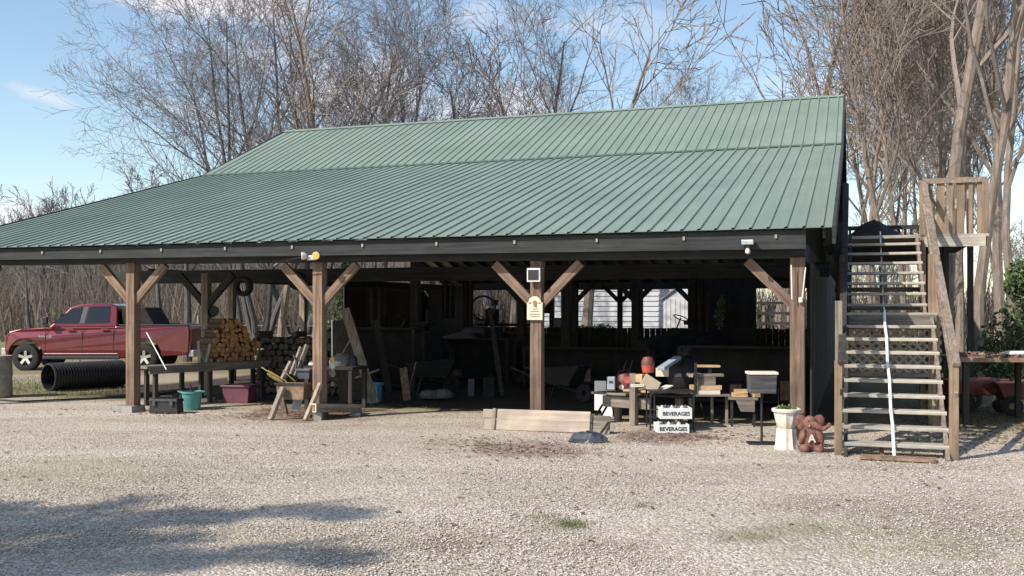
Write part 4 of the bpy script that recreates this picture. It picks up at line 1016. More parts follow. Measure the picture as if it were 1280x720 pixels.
tub('storage_tote', G(296, 504) + Vector((0, .2, 0)), .54, .36, .33, 'maroon', 'maroon rectangular plastic tote under the right end of the plank bench', 'tote', False, -.2)
tub('storage_tote', G(466, 503), .28, .28, .36, 'blue', 'light blue plastic tote behind the second front post', 'tote', False, -.2)
o = MB().tube([(-.02, 0, .1), (.0, 0, .3), (-.04, 0, .46)], [.02, .025, .012], 6).build('tool_handle', M['iron'], None, G(240, 512)); tag(o, 'dark tool handle sticking out of the teal tub', 'tool')
tag(MB().tube([P(183, 415, 18.2), P(208, 462, 17.75)], .011, 6).build('leaning_pole', M['white'], None), 'thin white pole leaning by the first front post', 'pole')
# leaning frames by the firewood
for (a, b, Y, lab) in (((248, 426), (249, 456), 18.9, 'thin pale upright frame left of the sunlit firewood'), ((263, 430), (257, 455), 19.0, 'narrow pale stick leaning on the left of the sunlit firewood')):
    pa, pb = P(*a, Y), P(*b, Y); pb.z = max(pb.z, .73); o = MB().bar(pb, pa, .03, .05).build('leaning_stick', M['pale_z'], None); tag(o, lab, 'stick')
tag(MB().bar(P(321, 449, 19.3), P(327, 426, 19.4), .02, .03).build('leaning_stick', M['grey_z'], None), 'thin grey stick leaning at the right of the sunlit firewood', 'stick')
# block and boards under the bench
for px_, py, w_, h_, lab in ((240, 470, .5, .06, 'flat pale scrap plank in the shade beneath the bench'), (300, 470, .12, .28, 'pale upright scrap block in the shade beneath the bench')):
    p = G(px_, 505) + Vector((0, .5, 0)); o = MB().box((0, 0, h_ / 2), (w_, .12, h_)).build('scrap_block', M['grey_x'], None, p, .2); tag(o, lab, 'block')

# ------------------------------------------------------------------ trough on sawhorse legs
def trough():
    Y0 = 16.1; o = PX(372, Y0); t = thing('sawhorse', o, 'rough wooden sawhorse with splayed legs holding a rusty trough left of the second front post', 'sawhorse', -.22)
    def l(px_, py, dy): v = P(px_, py, Y0 + dy) - o; v.rotate(Quaternion((0, 0, 1), .22)); return v
    def leg(a, b, w=.10, m='grey_z'):
        MB().bar(b, a, w, .055).build('leg', M[m], t, bevel=.005)
    a = l(354, 484, -.15); b = l(338, 517, -.3); b.z = .01; leg(a, b, .11)
    a = l(401, 479, -.2); b = l(382, 526, -.35); b.z = .01; leg(a, b, .10, 'pale_z')
    a = l(350, 490, .3); b = l(357, 514, .5); b.z = .01; leg(a, b, .09)
    a = l(398, 484, .25); b = l(408, 520, .35); b.z = .01; leg(a, b, .09)
    MB().bar(l(352, 496, .05), l(404, 492, .05), .05, .09).build('cross_bar', M['grey_x'], t)
    # slanting boards behind
    for (pa, pb, w, lab) in (((384, 431), (369, 470), .085, 'tall'), ((364, 452), (353, 474), .08, 'low'), ((377, 434), (364, 468), .07, 'mid')):
        MB().bar(l(*pb, .35), l(*pa, .45), w, .06).build('slanted_board', M['grey_z'], t, bevel=.005)
    tr = thing('metal_trough', o + Vector((0, 0, 0)), 'rusty rectangular metal trough resting on the sawhorse', 'trough', -.22)
    w = .47; zc0, zc1 = HC - (499 - HY) / F * Y0, HC - (479 - HY) / F * Y0
    mb = MB(); vs = []; 
    for f, z in ((.93, zc0), (1, zc1), (.95, zc1), (.88, zc0 + .02)):
        for x, y in ((-1, -1), (1, -1), (1, 1), (-1, 1)): vs.append((-.06 + x * w / 2 * f, y * .15 * f, z))
    fs = [(3, 2, 1, 0), (12, 13, 14, 15)]
    for i in range(3):
        for k in range(4): fs.append((i * 4 + k, i * 4 + (k + 1) % 4, i * 4 + 4 + (k + 1) % 4, i * 4 + 4 + k))
    mb.add(vs, fs).build('basin', M['rust'], tr, bevel=.006); MB().box((-.06, -.165, zc1), (.52, .02, .025)).build('rim', M['iron'], tr)
    for i, (pa, pb) in enumerate([((327, 459), (352, 476)), ((334, 467), (354, 478)), ((337, 470), (352, 479)), ((354, 463), (369, 477)), ((335, 463), (358, 477))]):
        tag(MB().tube([P(*pa, Y0 - .1), P(*pb, Y0)], .011, 6).build('cane_stick', M['cane'], None), ['longest pale cane poking far left out of the rusty trough', 'yellow cane lying just below the longest one in the trough', 'thick pale lowest cane at the left rim of the trough', 'short yellow cane pointing up left from the middle of the trough', 'yellow cane between the longest and the lowest in the trough'][i], 'cane')
    tub('slate_bin', P(383, 473, Y0 + .12), .23, .2, .16, 'slate', 'slate blue plastic bin standing at the right end of the rusty trough', 'bin', False, -.35)
    tag(MB().tube([P(367, 444, Y0 + .3), P(371, 452, Y0 + .25), P(370, 462, Y0 + .2)], [.018, .024, .016], 7).build('tool_handle', M['iron'], None), 'dark tool handle rising from the trough before the slanted boards', 'tool')
    tag(MB().prism([(-.09, .0), (.05, .0), (.12, .25), (-.04, .25)], -.02, .02).build('hanging_cloth', M['greybox'], None, PX(371, Y0 + .1, .13), .2), 'torn grey cloth hanging under the trough', 'cloth')
trough()
a = G(392, 523); b = G(449, 519); a.z = b.z = 0; a = PX(392, 15.75, .20); b = PX(449, 16.5, .13)
d = b - a; mb = MB(); L = d.length
t = thing('square_post_piece', a, 'grey square timber with pale rimmed end lying beside the second front post', 'timber', math.atan2(d.y, d.x)); 
q = MB().box((L / 2, 0, 0), (L, .125, .125)).build('timber', M['grey_x'], t, bevel=.006); q.rotation_euler.y = .08
MB().box((-.004, 0, 0), (.008, .135, .135)).build('end_rim', M['offwhite'], t); MB().box((-.010, 0, 0), (.006, .10, .10)).build('end_core', M['rust'], t)
tag(MB().box((0, 0, .065), (.12, .16, .13)).build('support_block', M['concrete'], None, PX(398, 15.85)), 'small grey block under the near end of the square timber', 'block')
tag(MB().box((0, 0, .03), (.14, .16, .06)).build('support_block', M['concrete'], None, PX(446, 16.45)), 'flat grey block under the far end of the square timber', 'block')
# clutter by post 2
Y2_ = 16.8
tag(MB().tube([P(415, 400, 16.35), P(415.5, 470, 16.3)], .010, 6).build('hanging_chain', M['steel'], None), 'thin chain hanging on the right side of the second front post', 'chain')
for k, (px_, py, s, m_) in enumerate([(414, 450, .05, 'cane'), (414, 457, .055, 'offwhite'), (414, 467, .06, 'grey_z'), (414, 480, .04, 'rust')]):
    tag(MB().lathe([(0, -s), (s * .7, -s * .8), (s * .9, 0), (s * .6, s * .9), (0, s)], n=10).build('hanging_glove', M[m_], None, P(px_ + 1.5, py, 16.25)), ['yellowish glove hanging topmost on the second front post', 'pale glove hanging second on the second front post', 'greyish pouch hanging third on the second front post', 'rusty lump hanging lowest on the second front post'][k], 'glove' if k < 2 else 'pouch')
def shovel(pa, pb, Y, lab, blade=True):
    a, b = P(*pa, Y + .3), P(*pb, Y); t = thing('shovel', b, lab, 'shovel'); MB().tube([Vector((0, 0, 0)), a - b], .014, 6).build('handle', M['grey_z'], t)
    if blade: MB().box((0, 0, -.08), (.16, .03, .2), taper=.9).build('blade', M['iron'], t, bevel=.02)
shovel((437, 426), (423, 451), 17.6, 'long handled shovel leaning right of the second front post')
def sidetable():
    c = PX(420, 17.6); t = thing('work_table', c, 'cluttered low table in the shade right of the second front post', 'table', -AN)
    MB().box((0, 0, .72), (.95, .6, .05)).build('table_top', M['junk'], t)
    for x in (-.42, .42):
        for y in (-.25, .25): MB().box((x, y, .35), (.07, .07, .7)).build('leg', M['darkpost'], t)
    rg = random.Random(12)
    nm = [('crumpled whitish bag on the cluttered table left of the second post', -.40, 'white', (.26, .14, .08)), ('grey engine block like lump on the cluttered table', .12, 'dirtcloth', (.28, .2, .22)),
          ('dark round tin on the cluttered table', .34, 'iron', (.14, .14, .18)), ('small steel can on the cluttered table', -.08, 'steel', (.09, .09, .12))]
    for lab, x, m_, s in nm:
        mb = MB(); mb.lathe([(0, 0), (.5, 0), (.56, .3), (.5, .75), (.3, .96), (0, 1)], n=12); mb.v = [(vx * s[0] * rg.uniform(.85, 1.1), vy * s[1] * rg.uniform(.85, 1.1), vz * s[2]) for vx, vy, vz in mb.v]
        tag(mb.build('table_clutter', M[m_], None, c + UU * x + Vector((0, 0, .75)), 0), lab, 'clutter')
sidetable()
# leaning boards
for (pa, pb, Y, w, lab, m_) in [((431, 386), (468, 478), 18.4, .17, 'long dark grey board leaning left over the light blue tote', 'grey_z'), ((428, 400), (440, 478), 18.8, .45, 'broad dim board standing behind the leaning board', 'darkpost'),
                                ((445, 472), (474, 462), 18.2, .03, 'thin stick reaching right above the blue tote', 'grey_z'), ((504, 460), (509, 498), 19.0, .14, 'short brown board standing in the dark middle of the barn', 'post'), ((520, 452), (508, 472), 19.2, .02, 'thin stick crossing above the short brown board', 'grey_z')]:
    a, b = P(*pa, Y + .3), P(*pb, Y)
    if w > .1: b.z = max(0.01, b.z - .2 if b.z < .35 else b.z)
    if 'long dark' in lab or 'broad dim' in lab: b = Vector((b.x, b.y, .02))
    if 'short brown' in lab: b = Vector((b.x, b.y, .01))
    tag(MB().bar(b, a, w, .035, up=(0, -1, 0)).build('leaning_board', M[m_], None), lab, 'board')
tag(MB().box((0, 0, .17), (.12, .2, .34)).build('grey_slab', M['slate'], None, PX(589, 20.2)), 'grey upright panel in the dark left of the sign post', 'panel')
tag(MB().box((0, 0, .2), (.22, .2, .4)).build('dark_box', M['junk'], None, PX(611, 20.0)), 'dark box in the shade close left of the sign post', 'box')
mb = MB(); rs = random.Random(6)
for k in range(5): mb.lathe([(.18, 0), (.2, .06), (.14, .13), (0, .16)], (rs.uniform(-.25, .25), rs.uniform(-.1, .1), rs.uniform(0, .08)), 10)
tag(mb.build('rag_heap', M['dirtcloth'], None, PX(545, 19.3)), 'low grey heap of rags on the dark barn floor', 'rags')
# dark machinery and piles deep in the barn
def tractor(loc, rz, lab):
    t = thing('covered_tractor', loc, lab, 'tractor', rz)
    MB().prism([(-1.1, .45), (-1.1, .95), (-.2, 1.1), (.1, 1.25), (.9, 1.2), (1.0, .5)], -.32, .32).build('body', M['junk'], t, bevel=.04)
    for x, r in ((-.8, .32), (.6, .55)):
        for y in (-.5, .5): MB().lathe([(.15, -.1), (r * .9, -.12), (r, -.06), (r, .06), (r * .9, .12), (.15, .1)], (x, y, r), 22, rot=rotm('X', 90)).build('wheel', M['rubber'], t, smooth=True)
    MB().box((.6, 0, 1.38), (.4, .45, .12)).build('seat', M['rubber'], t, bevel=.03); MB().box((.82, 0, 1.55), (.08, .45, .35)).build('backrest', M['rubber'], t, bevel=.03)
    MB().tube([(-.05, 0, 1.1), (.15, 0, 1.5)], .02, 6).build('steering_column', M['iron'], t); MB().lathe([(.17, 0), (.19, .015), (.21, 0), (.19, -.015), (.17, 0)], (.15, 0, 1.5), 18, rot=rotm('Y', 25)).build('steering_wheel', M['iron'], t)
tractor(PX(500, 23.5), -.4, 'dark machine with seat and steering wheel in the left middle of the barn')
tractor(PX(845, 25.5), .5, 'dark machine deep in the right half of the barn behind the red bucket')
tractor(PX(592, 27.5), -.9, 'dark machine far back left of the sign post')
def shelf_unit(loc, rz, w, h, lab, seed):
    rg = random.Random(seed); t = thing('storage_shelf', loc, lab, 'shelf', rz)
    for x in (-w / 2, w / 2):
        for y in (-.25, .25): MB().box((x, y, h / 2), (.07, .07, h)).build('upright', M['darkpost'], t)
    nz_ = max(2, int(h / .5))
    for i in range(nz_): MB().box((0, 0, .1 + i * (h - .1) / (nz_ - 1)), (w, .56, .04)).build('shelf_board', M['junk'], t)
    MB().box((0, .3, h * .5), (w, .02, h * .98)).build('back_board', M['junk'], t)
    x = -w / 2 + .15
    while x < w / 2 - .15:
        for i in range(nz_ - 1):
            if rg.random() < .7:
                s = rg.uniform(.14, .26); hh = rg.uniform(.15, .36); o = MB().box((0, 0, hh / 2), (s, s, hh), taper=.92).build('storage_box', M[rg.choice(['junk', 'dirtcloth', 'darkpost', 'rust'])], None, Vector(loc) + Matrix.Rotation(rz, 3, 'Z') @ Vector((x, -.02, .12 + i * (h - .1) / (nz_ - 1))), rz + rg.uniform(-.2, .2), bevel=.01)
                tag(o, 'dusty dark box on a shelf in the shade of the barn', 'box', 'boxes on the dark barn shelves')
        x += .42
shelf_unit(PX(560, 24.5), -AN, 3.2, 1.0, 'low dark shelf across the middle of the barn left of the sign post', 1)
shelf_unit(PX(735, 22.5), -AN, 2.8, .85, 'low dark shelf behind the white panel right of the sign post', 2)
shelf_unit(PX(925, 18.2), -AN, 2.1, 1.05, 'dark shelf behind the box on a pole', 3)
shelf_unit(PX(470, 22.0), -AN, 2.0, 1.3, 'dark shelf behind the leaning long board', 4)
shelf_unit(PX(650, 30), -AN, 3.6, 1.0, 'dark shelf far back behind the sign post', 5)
tag(MB().box((0, 0, 1.05), (1.45, .05, 2.3)).build('occluder_sheet', M['junk'], None, PX(909, 26, .3), -AN), 'added dark sheet blocking the bright view left of the rail fence', 'tarp')  # added sheet, closes off the bright view to keep this side of the barn dark
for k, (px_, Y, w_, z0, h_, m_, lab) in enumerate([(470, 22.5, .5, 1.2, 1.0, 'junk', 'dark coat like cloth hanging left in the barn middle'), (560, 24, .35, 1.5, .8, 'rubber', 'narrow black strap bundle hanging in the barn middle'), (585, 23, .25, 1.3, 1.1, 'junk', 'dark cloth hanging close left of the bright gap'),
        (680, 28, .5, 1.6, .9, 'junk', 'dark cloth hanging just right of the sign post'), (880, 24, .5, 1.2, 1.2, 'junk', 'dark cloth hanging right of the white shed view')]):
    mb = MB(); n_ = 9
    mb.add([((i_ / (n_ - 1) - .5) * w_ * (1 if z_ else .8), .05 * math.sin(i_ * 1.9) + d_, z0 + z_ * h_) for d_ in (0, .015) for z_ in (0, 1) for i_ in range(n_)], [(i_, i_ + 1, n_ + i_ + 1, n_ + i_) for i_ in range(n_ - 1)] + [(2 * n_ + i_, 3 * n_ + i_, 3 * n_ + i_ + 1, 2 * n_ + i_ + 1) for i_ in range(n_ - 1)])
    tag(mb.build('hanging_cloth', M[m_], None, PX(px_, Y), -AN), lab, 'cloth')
def barrow(px_, Y, rz, lab, m_='junk'):
    t = thing('wheelbarrow', PX(px_, Y), lab, 'wheelbarrow', rz)
    MB().prism([(-.25, .35), (.3, .3), (.5, .68), (-.42, .62)], -.28, .28).build('tray', M[m_], t, bevel=.02)
    MB().lathe([(.05, -.03), (.16, -.04), (.18, 0), (.16, .04), (.05, .03)], (.5, 0, .18), 18, rot=rotm('X', 90)).build('wheel', M['rubber'], t)
    for y in (-.2, .2): MB().tube([(.5, y * .3, .18), (-.2, y, .36), (-.9, y * 1.3, .62)], .018, 6).build('handle', M['darkpost'], t); MB().tube([(-.2, y, .36), (-.3, y, 0)], .014, 5).build('leg', M['iron'], t)
barrow(535, 20.8, .4, 'dark wheelbarrow standing in the shade left of the sign post'); barrow(700, 19.0, -.5, 'dark wheelbarrow standing in the shade right of the sign post')
tag(MB().bar(PX(628, 19.8, .02), P(612, 385, 20.6), .09, .03, up=(0, -1, 0)).build('leaning_board', M['darkpost'], None), 'dim dark plank leaning in the barn close left of the sign post', 'board')
tag(MB().bar(PX(487, 20.5, .02), P(470, 400, 21), .14, .03, up=(0, -1, 0)).build('leaning_board', M['darkpost'], None), 'dim dark plank leaning in the barn right of the light blue tote', 'board')
# potted plant on the dark ledge
shrub('potted_plant', P(899, 412, 19.5), [((0, 0, .22), (.12, .12, .2)), ((.05, 0, .48), (.09, .09, .16))], M['evergreen'], 'small leggy green plant in the dark right half of the barn', 160, .035, 8)
# bicycle-like wheel hung left of sign post
tag(MB().lathe([(.30, -.02), (.33, 0), (.30, .02), (.28, 0), (.30, -.02)], n=30, rot=rotm('X', 90)).build('hanging_hoop', M['iron'], None, P(604, 385, 26)), 'thin metal hoop hanging left of the sign post', 'hoop')
tag(MB().lathe([(0, -.06), (.08, -.06), (.10, .08), (0, .10)], n=14).build('hanging_lantern', M['iron'], None, P(618, 379, 27)), 'small black lantern hanging in the light gap left of the sign post', 'lantern')

# ------------------------------------------------------------------ sign post things
def face(px_, py, Yoff=0): return None
p3 = W(-3.68, -.09)
def arched(w, h, n=12):
    r = w / 2; pts = [(-r, 0), (r, 0), (r, h - r * .75)]
    for i in range(n + 1):
        a = math.pi * i / n; pts.append((r * .82 * math.cos(a), h - r * .82 + r * .82 * math.sin(a)))
    pts.append((-r, h - r * .75)); return pts
def sign():
    z0 = HC - (400 - HY) / F * (p3.y - .1)
    t = thing('arched_sign', p3 + VV * -.03 + Vector((0, 0, z0)), 'cream arched signboard with brown emblem on the middle front post', 'sign', -AN)
    MB().prism(arched(.235, .345), -.012, .012).build('board', M['signboard'], t)
    mb = MB(); mb.prism([(-.01, .19), (.035, .18), (.03, .22), (.045, .25), (.025, .275), (.0, .285), (-.02, .27), (-.035, .245), (-.015, .24), (-.02, .21)], -.017, -.012)
    for s in (-1, 1): mb.prism([(s * .06, .235), (s * .085, .235), (s * .09, .25), (s * .07, .262), (s * .055, .25)], -.017, -.012)
    mb.build('emblem', M['brownink'], t)
    mb = MB()
    rg = random.Random(1)
    for z, w in ((.16, .05), (.125, .13), (.085, .16), (.055, .12)):
        x = -w / 2
        while x < w / 2: l_ = rg.uniform(.010, .024); mb.box((x + l_ / 2, -.0145, z), (l_, .005, .010)); x += l_ + .007
    mb.build('lettering', M['brownink'], t)
sign()
def flood():
    t = thing('square_floodlight', p3 + VV * -.08 + Vector((0, 0, HC + (HY - 344) / F * p3.y)), 'small square floodlight with white rim above the arched sign', 'floodlight', -AN)
    MB().box((0, .0, 0), (.20, .05, .20)).build('housing', M['white'], t, bevel=.008); MB().box((0, -.028, 0), (.16, .008, .15)).build('lens', M['black'], t)
    MB().box((0, .04, -.02), (.05, .05, .05)).build('bracket', M['steel'], t); MB().tube([(0, 0, -.1), (.0, .0, -.17)], .008, 6).build('stem', M['black'], t)
    MB().tube([(.09, .02, .06), (.14, .02, .10), (.17, .02, .18), (.2, .05, .3)], .004, 5).build('cable', M['black'], t)
flood()
def yellow():
    p = W(-7.28, -.36, 0); z = HC + (HY - 320) / F * p.y
    t = thing('twin_floodlight', Vector((p.x, p.y, z)) + UU * .03, 'pair of round yellow faced lamps above the second front post', 'floodlight', -AN)
    MB().tube([(-.45, .05, -.06), (-.1, .02, -.01)], .008, 6).build('arm', M['iron'], t); MB().box((0, .05, -.03), (.14, .06, .07)).build('junction_box', M['steel'], t, bevel=.01)
    for s, rz_ in ((-1, -60), (1, 10)):
        l = MB().lathe([(.02, .08), (.05, .05), (.062, 0), (.055, -.01)], (0, 0, 0), 20, rot=rotm('X', -90)).build('lamp_head', M['offwhite'], t, (s * .12, -.03, 0), R(rz_), smooth=True)
        MB().lathe([(0, -.012), (.055, -.010), (.055, .0)], (0, 0, 0), 20, rot=rotm('X', -90)).build('lens', M['yellow'], l)
        # lathe z maps to -y under this turn
yellow()
def flood4():
    p = W(-.62, -.36, 0); z = HC + (HY - 305) / F * p.y
    t = thing('corner_floodlight', Vector((p.x, p.y, z)), 'grey security light with a pale bulb beneath it, near the right end of the fascia', 'floodlight', -AN)
    MB().box((0, -.03, .02), (.16, .09, .07)).build('housing', M['steel'], t, bevel=.012); MB().lathe([(0, -.05), (.03, -.035), (.035, 0), (.02, .03), (0, .03)], (0, -.03, -.09), 16).build('bulb', M['offwhite'], t, smooth=True)
    MB().box((0, -.02, -.045), (.05, .05, .06)).build('socket', M['black'], t)
flood4()
for pa, pb, lab in (((989, 331), (990, 374), 'white rod fixed on the left edge of the right front post'), ((1007, 334), (1003, 372), 'white rod slanting on the right edge of the right front post')):
    tag(MB().tube([P(*pa, OB.y - .16), P(*pb, OB.y - .16)], .008, 6).build('white_rod', M['white'], None), lab, 'rod')
tag(MB().lathe([(0, -.04), (.03, -.03), (.03, .03), (0, .04)], (0, 0, 0), 12).build('insulator', M['offwhite'], None, P(1001, 375, OB.y - .14)), 'small pale insulator on the right front post', 'insulator')

# plywood panel at the foot of the sign post
def plypanel():
    a = G(605, 537); b = G(737, 542); d = b - a; L = d.length
    t = thing('plywood_panel', a, 'long low plywood panel with battens standing in front of the sign post', 'panel', math.atan2(d.y, d.x))
    def bd(x0, x1, z0, z1, name, m='ply', y=0): 
        o = MB().box(((x0 + x1) / 2, y + (z0 + z1) / 2 * .25, (z0 + z1) / 2), (x1 - x0, .025, z1 - z0), rotm('X', -14)).build(name, M[m], t, bevel=.004); return o
    bd(.0, .19, .0, .145, 'lower_left_board'); bd(-.03, .18, .165, .29, 'upper_left_board'); bd(.185, L, 0, .30, 'sheet'); bd(.12, .17, -.0, .31, 'batten', 'grey_z', -.025)
    bd(L + .02, L + .28, -.01, .25, 'right_board', 'grey_x', .02); bd(L + .0, L + .02, -.0, .29, 'edge_batten', 'darkpost', -.02)
    MB().bar((L + .17, -.05, .02), (L + .27, .02, .17), .02, .03).build('slanted_stick', M['darkpost'], t)
plypanel()
mb = MB(); mb.lathe([(.0, 0), (.30, 0), (.28, .05), (.2, .11), (.1, .13), (0, .14)], n=16); rs = random.Random(3); mb.v = [(x * .85 + rs.uniform(-.03, .03), y * .45 + rs.uniform(-.02, .02), z * rs.uniform(.8, 1.1)) for x, y, z in mb.v]
tag(mb.build('crumpled_tarp', M['slate'], None, G(735, 552)), 'small crumpled dark grey tarp on the gravel before the plywood panel', 'tarp')

# ------------------------------------------------------------------ right cluster
def bench2():
    a = PX(748, 15.7); b = PX(815, 15.1); d = b - a; L = d.length
    t = thing('low_workbench', a, 'low weathered workbench with a thick front leg right of the sign post', 'workbench', math.atan2(d.y, d.x))
    zt = HC - (491 - HY) / F * 15.6
    MB().box((.28, .1, zt), (.62, .5, .035)).build('top_board', M['grey_x'], t, bevel=.004); MB().box((L / 2 + .06, -.05, zt - .12), (L - .12, .04, .17)).build('apron', M['grey_x'], t, bevel=.004)
    zp = HC - (467 - HY) / F * 15.1
    MB().box((L * .76, -.14, zp / 2), (.10, .10, zp)).build('front_leg', M['grey_z'], t, bevel=.006); MB().box((L * .82, -.10, zp - .07), (.22, .16, .12)).build('leg_cap', M['pale_x'], t, bevel=.006)
    for x in (.18, L + .3): MB().box((x, .28, .2), (.09, .09, .4)).build('back_leg', M['grey_z'], t)
    MB().box((L * .78, .1, zt + .06), (.5, .35, .03)).build('upper_board', M['pale_x'], t)
    MB().box((L + .15, .1, zt + .02), (.75, .5, .03)).build('side_board', M['darkpost'], t)
bench2()
def std(name, px0, py0, px1, py1, Y, mat, lab, cat, rx=0, th=.02, rz=-AN):
    a, b = P(px0, py1, Y), P(px1, py0, Y); w = abs(b.x - a.x); h = b.z - a.z
    o = MB().box((0, 0, h / 2), (w, th, h)).build(name, M[mat], None, Vector(((a.x + b.x) / 2, Y, a.z)), rz, bevel=.003); tag(o, lab, cat); return o
std('white_sheet_board', 743, 476, 758, 513, 16.4, 'white', 'white upright panel behind the left end of the low workbench', 'panel')
std('white_board', 752, 503, 766, 521, 15.9, 'white', 'white lower board in the shade before the taller white panel', 'panel')
for i, (a, b) in enumerate([((753, 506), (744, 521)), ((759, 507), (752, 519))]): 
    pb = P(*b, 15.5); pb.z = max(pb.z, .01); tag(MB().bar(pb, P(*a, 15.7), .02, .03).build('leaning_stick', M['darkpost'], None), ['dark stick leaning left of the white board by the workbench', 'dark stick leaning on the white board by the workbench'][i], 'stick')
t = thing('meter_box', P(764, 487, 15.4), 'small blue grey metal box standing on the low workbench', 'box', -.2)
MB().box((0, 0, .1), (.12, .1, .195)).build('case', M['greybox'], t, bevel=.01); MB().box((0, -.055, .12), (.06, .01, .03)).build('label_plate', M['slate'], t)
def redcan():
    p = P(781, 488, 15.55); t = thing('red_blower', p, 'dark red round machine with upright handles on the low workbench', 'machine', -.2)
    MB().lathe([(0, 0), (.11, .01), (.135, .08), (.13, .18), (.09, .25), (.0, .27)], n=20).build('tank', M['red_dull'], t, smooth=True)
    MB().lathe([(0, -.03), (.05, -.03), (.055, .03), (0, .03)], (.05, -.12, .17), 14, rot=rotm('X', 90)).build('cap', M['red'], t)
    MB().tube([(-.12, 0, .03), (-.15, 0, .16), (-.08, 0, .30), (.02, 0, .32), (.1, 0, .26)], .012, 7).build('guard', M['iron'], t)
    for x0, x1 in ((-.06, .02), (.05, .11)): MB().tube([(x0, .05, .2), (x1, .08, .46)], .009, 6).build('handle', M['iron'], t)
    MB().lathe([(0, -.02), (.04, -.02), (.04, .02), (0, .02)], (-.04, -.12, .06), 12, rot=rotm('X', 90)).build('knob', M['offwhite'], t)
redcan()
def bucket():
    p = P(810, 465.5, 15.3); t = thing('red_bucket', p, 'bright red plastic bucket with dark red upper part on top of the workbench post', 'bucket', 0)
    MB().lathe([(0, 0), (.085, 0), (.10, .11), (.095, .115), (.08, .01)], n=20).build('lower_body', M['red'], t, smooth=True); MB().lathe([(.10, .11), (.098, .17), (.07, .23), (0, .24)], n=20).build('upper_body', M['red_dull'], t, smooth=True)
bucket()
tag(MB().box((0, 0, 0), (.26, .20, .03), (rotm('Y', 33) @ rotm('X', 75))).build('tan_board', M['card'], None, P(813, 480, 14.9), 0, bevel=.004), 'square tan board tilted on its corner against the workbench', 'board')
tag(MB().box((0, 0, 0), (.19, .16, .13)).build('white_carton', M['offwhite'], None, P(828, 465, 15.3), -.2, bevel=.004), 'small white carton right of the tilted tan board', 'carton')
tag(MB().bar(P(826, 461, 15.1), P(847, 447, 15.6), .12, .05).build('gutter_piece', M['greybox'], None, bevel=.005), 'pale grey gutter piece slanting up over the white carton', 'gutter')
tag(MB().bar(P(846, 452, 15.6), P(862, 434, 16.4), .10, .03).build('grey_plank', M['slate'], None), 'dim grey plank slanting up behind the gutter piece', 'plank')
tag(MB().bar(P(824, 488, 14.9), P(837, 482, 15.1), .14, .02).build('pale_scrap', M['offwhite'], None), 'pale scrap right under the tilted tan board', 'scrap')
tag(MB().box((0, 0, 0), (.18, .12, .04)).build('pale_slab', M['offwhite'], None, P(797, 482, 14.9), .1, bevel=.004), 'pale slab resting on the workbench left of the tilted tan board', 'slab')
def grill():
    p = PX(857, 15.9); t = thing('barrel_grill', p, 'black round lidded grill standing in the shade between workbench and wood blocks', 'grill', -.2)
    MB().lathe([(0, .42), (.2, .46), (.29, .58), (.30, .68)], n=24).build('bowl', M['black'], t, smooth=True); MB().lathe([(.31, .685), (.30, .78), (.22, .92), (.1, .98), (0, .99)], n=24).build('lid', M['iron'], t, smooth=True)
    for a in (0, 2.1, 4.2): MB().tube([(.18 * math.cos(a), .18 * math.sin(a), .48), (.3 * math.cos(a), .3 * math.sin(a), 0)], .014, 6).build('leg', M['iron'], t)
    MB().tube([(-.05, -.1, .98), (-.05, -.14, 1.03), (.05, -.14, 1.03), (.05, -.1, .98)], .01, 6).build('handle', M['black'], t)
grill()
def textmesh(s, size, mat, name, parent, loc, ext=.002, rot=(R(90), 0, 0)):
    cu = bpy.data.curves.new('t', 'FONT'); cu.body = s; cu.size = size; cu.extrude = ext; cu.align_x = 'CENTER'; cu.align_y = 'CENTER'; cu.offset = size * .022
    tmp = bpy.data.objects.new('tmp', cu); COL.objects.link(tmp); dg = bpy.context.evaluated_depsgraph_get(); me = bpy.data.meshes.new_from_object(tmp.evaluated_get(dg)); bpy.data.objects.remove(tmp)
    me.materials.clear(); me.materials.append(mat); me.name = name
    o = bpy.data.objects.new(name, me); COL.objects.link(o); o.parent = parent; o.location = loc; o.rotation_euler = rot; return o
def bev_stand():
    Y = 14.5; a = PX(813, Y); t = thing('iron_rack', a, 'dark metal rack holding the two lettered crates', 'rack', 0.0)
    W_ = (867 - 813) / F * Y; zt = HC - (490 - HY) / F * Y
    for x in (0, W_):
        for y in (0, .42): MB().box((x, y, zt / 2), (.022, .022, zt)).build('leg', M['iron'], t)
    MB().box((.07, .1, .27), (.02, .02, .54)).build('leg', M['iron'], t)
    for z in (.175,): MB().box((W_ / 2, .21, z), (W_, .42, .015)).build('shelf', M['iron'], t)
    MB().box((W_ / 2, .21, zt), (W_, .44, .02)).build('shelf', M['iron'], t)
    for z in (.04, .30): MB().box((W_ / 2, .0, z), (W_, .012, .02)).build('rail', M['iron'], t)
bev_stand()
def crate(px0, py0, px1, py1, Y, lab, z0):
    w = (px1 - px0) / F * Y; h = (py1 - py0) / F * Y
    t = thing('beverage_crate', PX((px0 + px1) / 2, Y, z0), lab, 'crate', 0.0)
    MB().box((0, 0, h / 2), (w, .018, h)).build('front_board', M['white'], t, bevel=.002); MB().box((0, .36, h / 2), (w, .018, h)).build('back_board', M['white'], t)
    for x in (-1, 1): MB().box((x * (w / 2 - .009), .18, h / 2), (.018, .342, h)).build('side_board', M['white'], t)
    MB().box((0, .18, .012), (w - .04, .34, .015)).build('bottom', M['grey_x'], t)
    textmesh('BEVERAGES', .075, M['ink'], 'lettering', t, (0, -.011, h / 2 - .004))
    rg = random.Random(int(px0))
    for i in range(6): MB().lathe([(0, 0), (.03, 0), (.03, h * .8), (.012, h - .002), (.012, h + .008), (0, h + .008)], (-.18 + i * .07, .1 + rg.random() * .15, .02), 10).build('bottle', M['slate' if i % 2 else 'offwhite'], t)
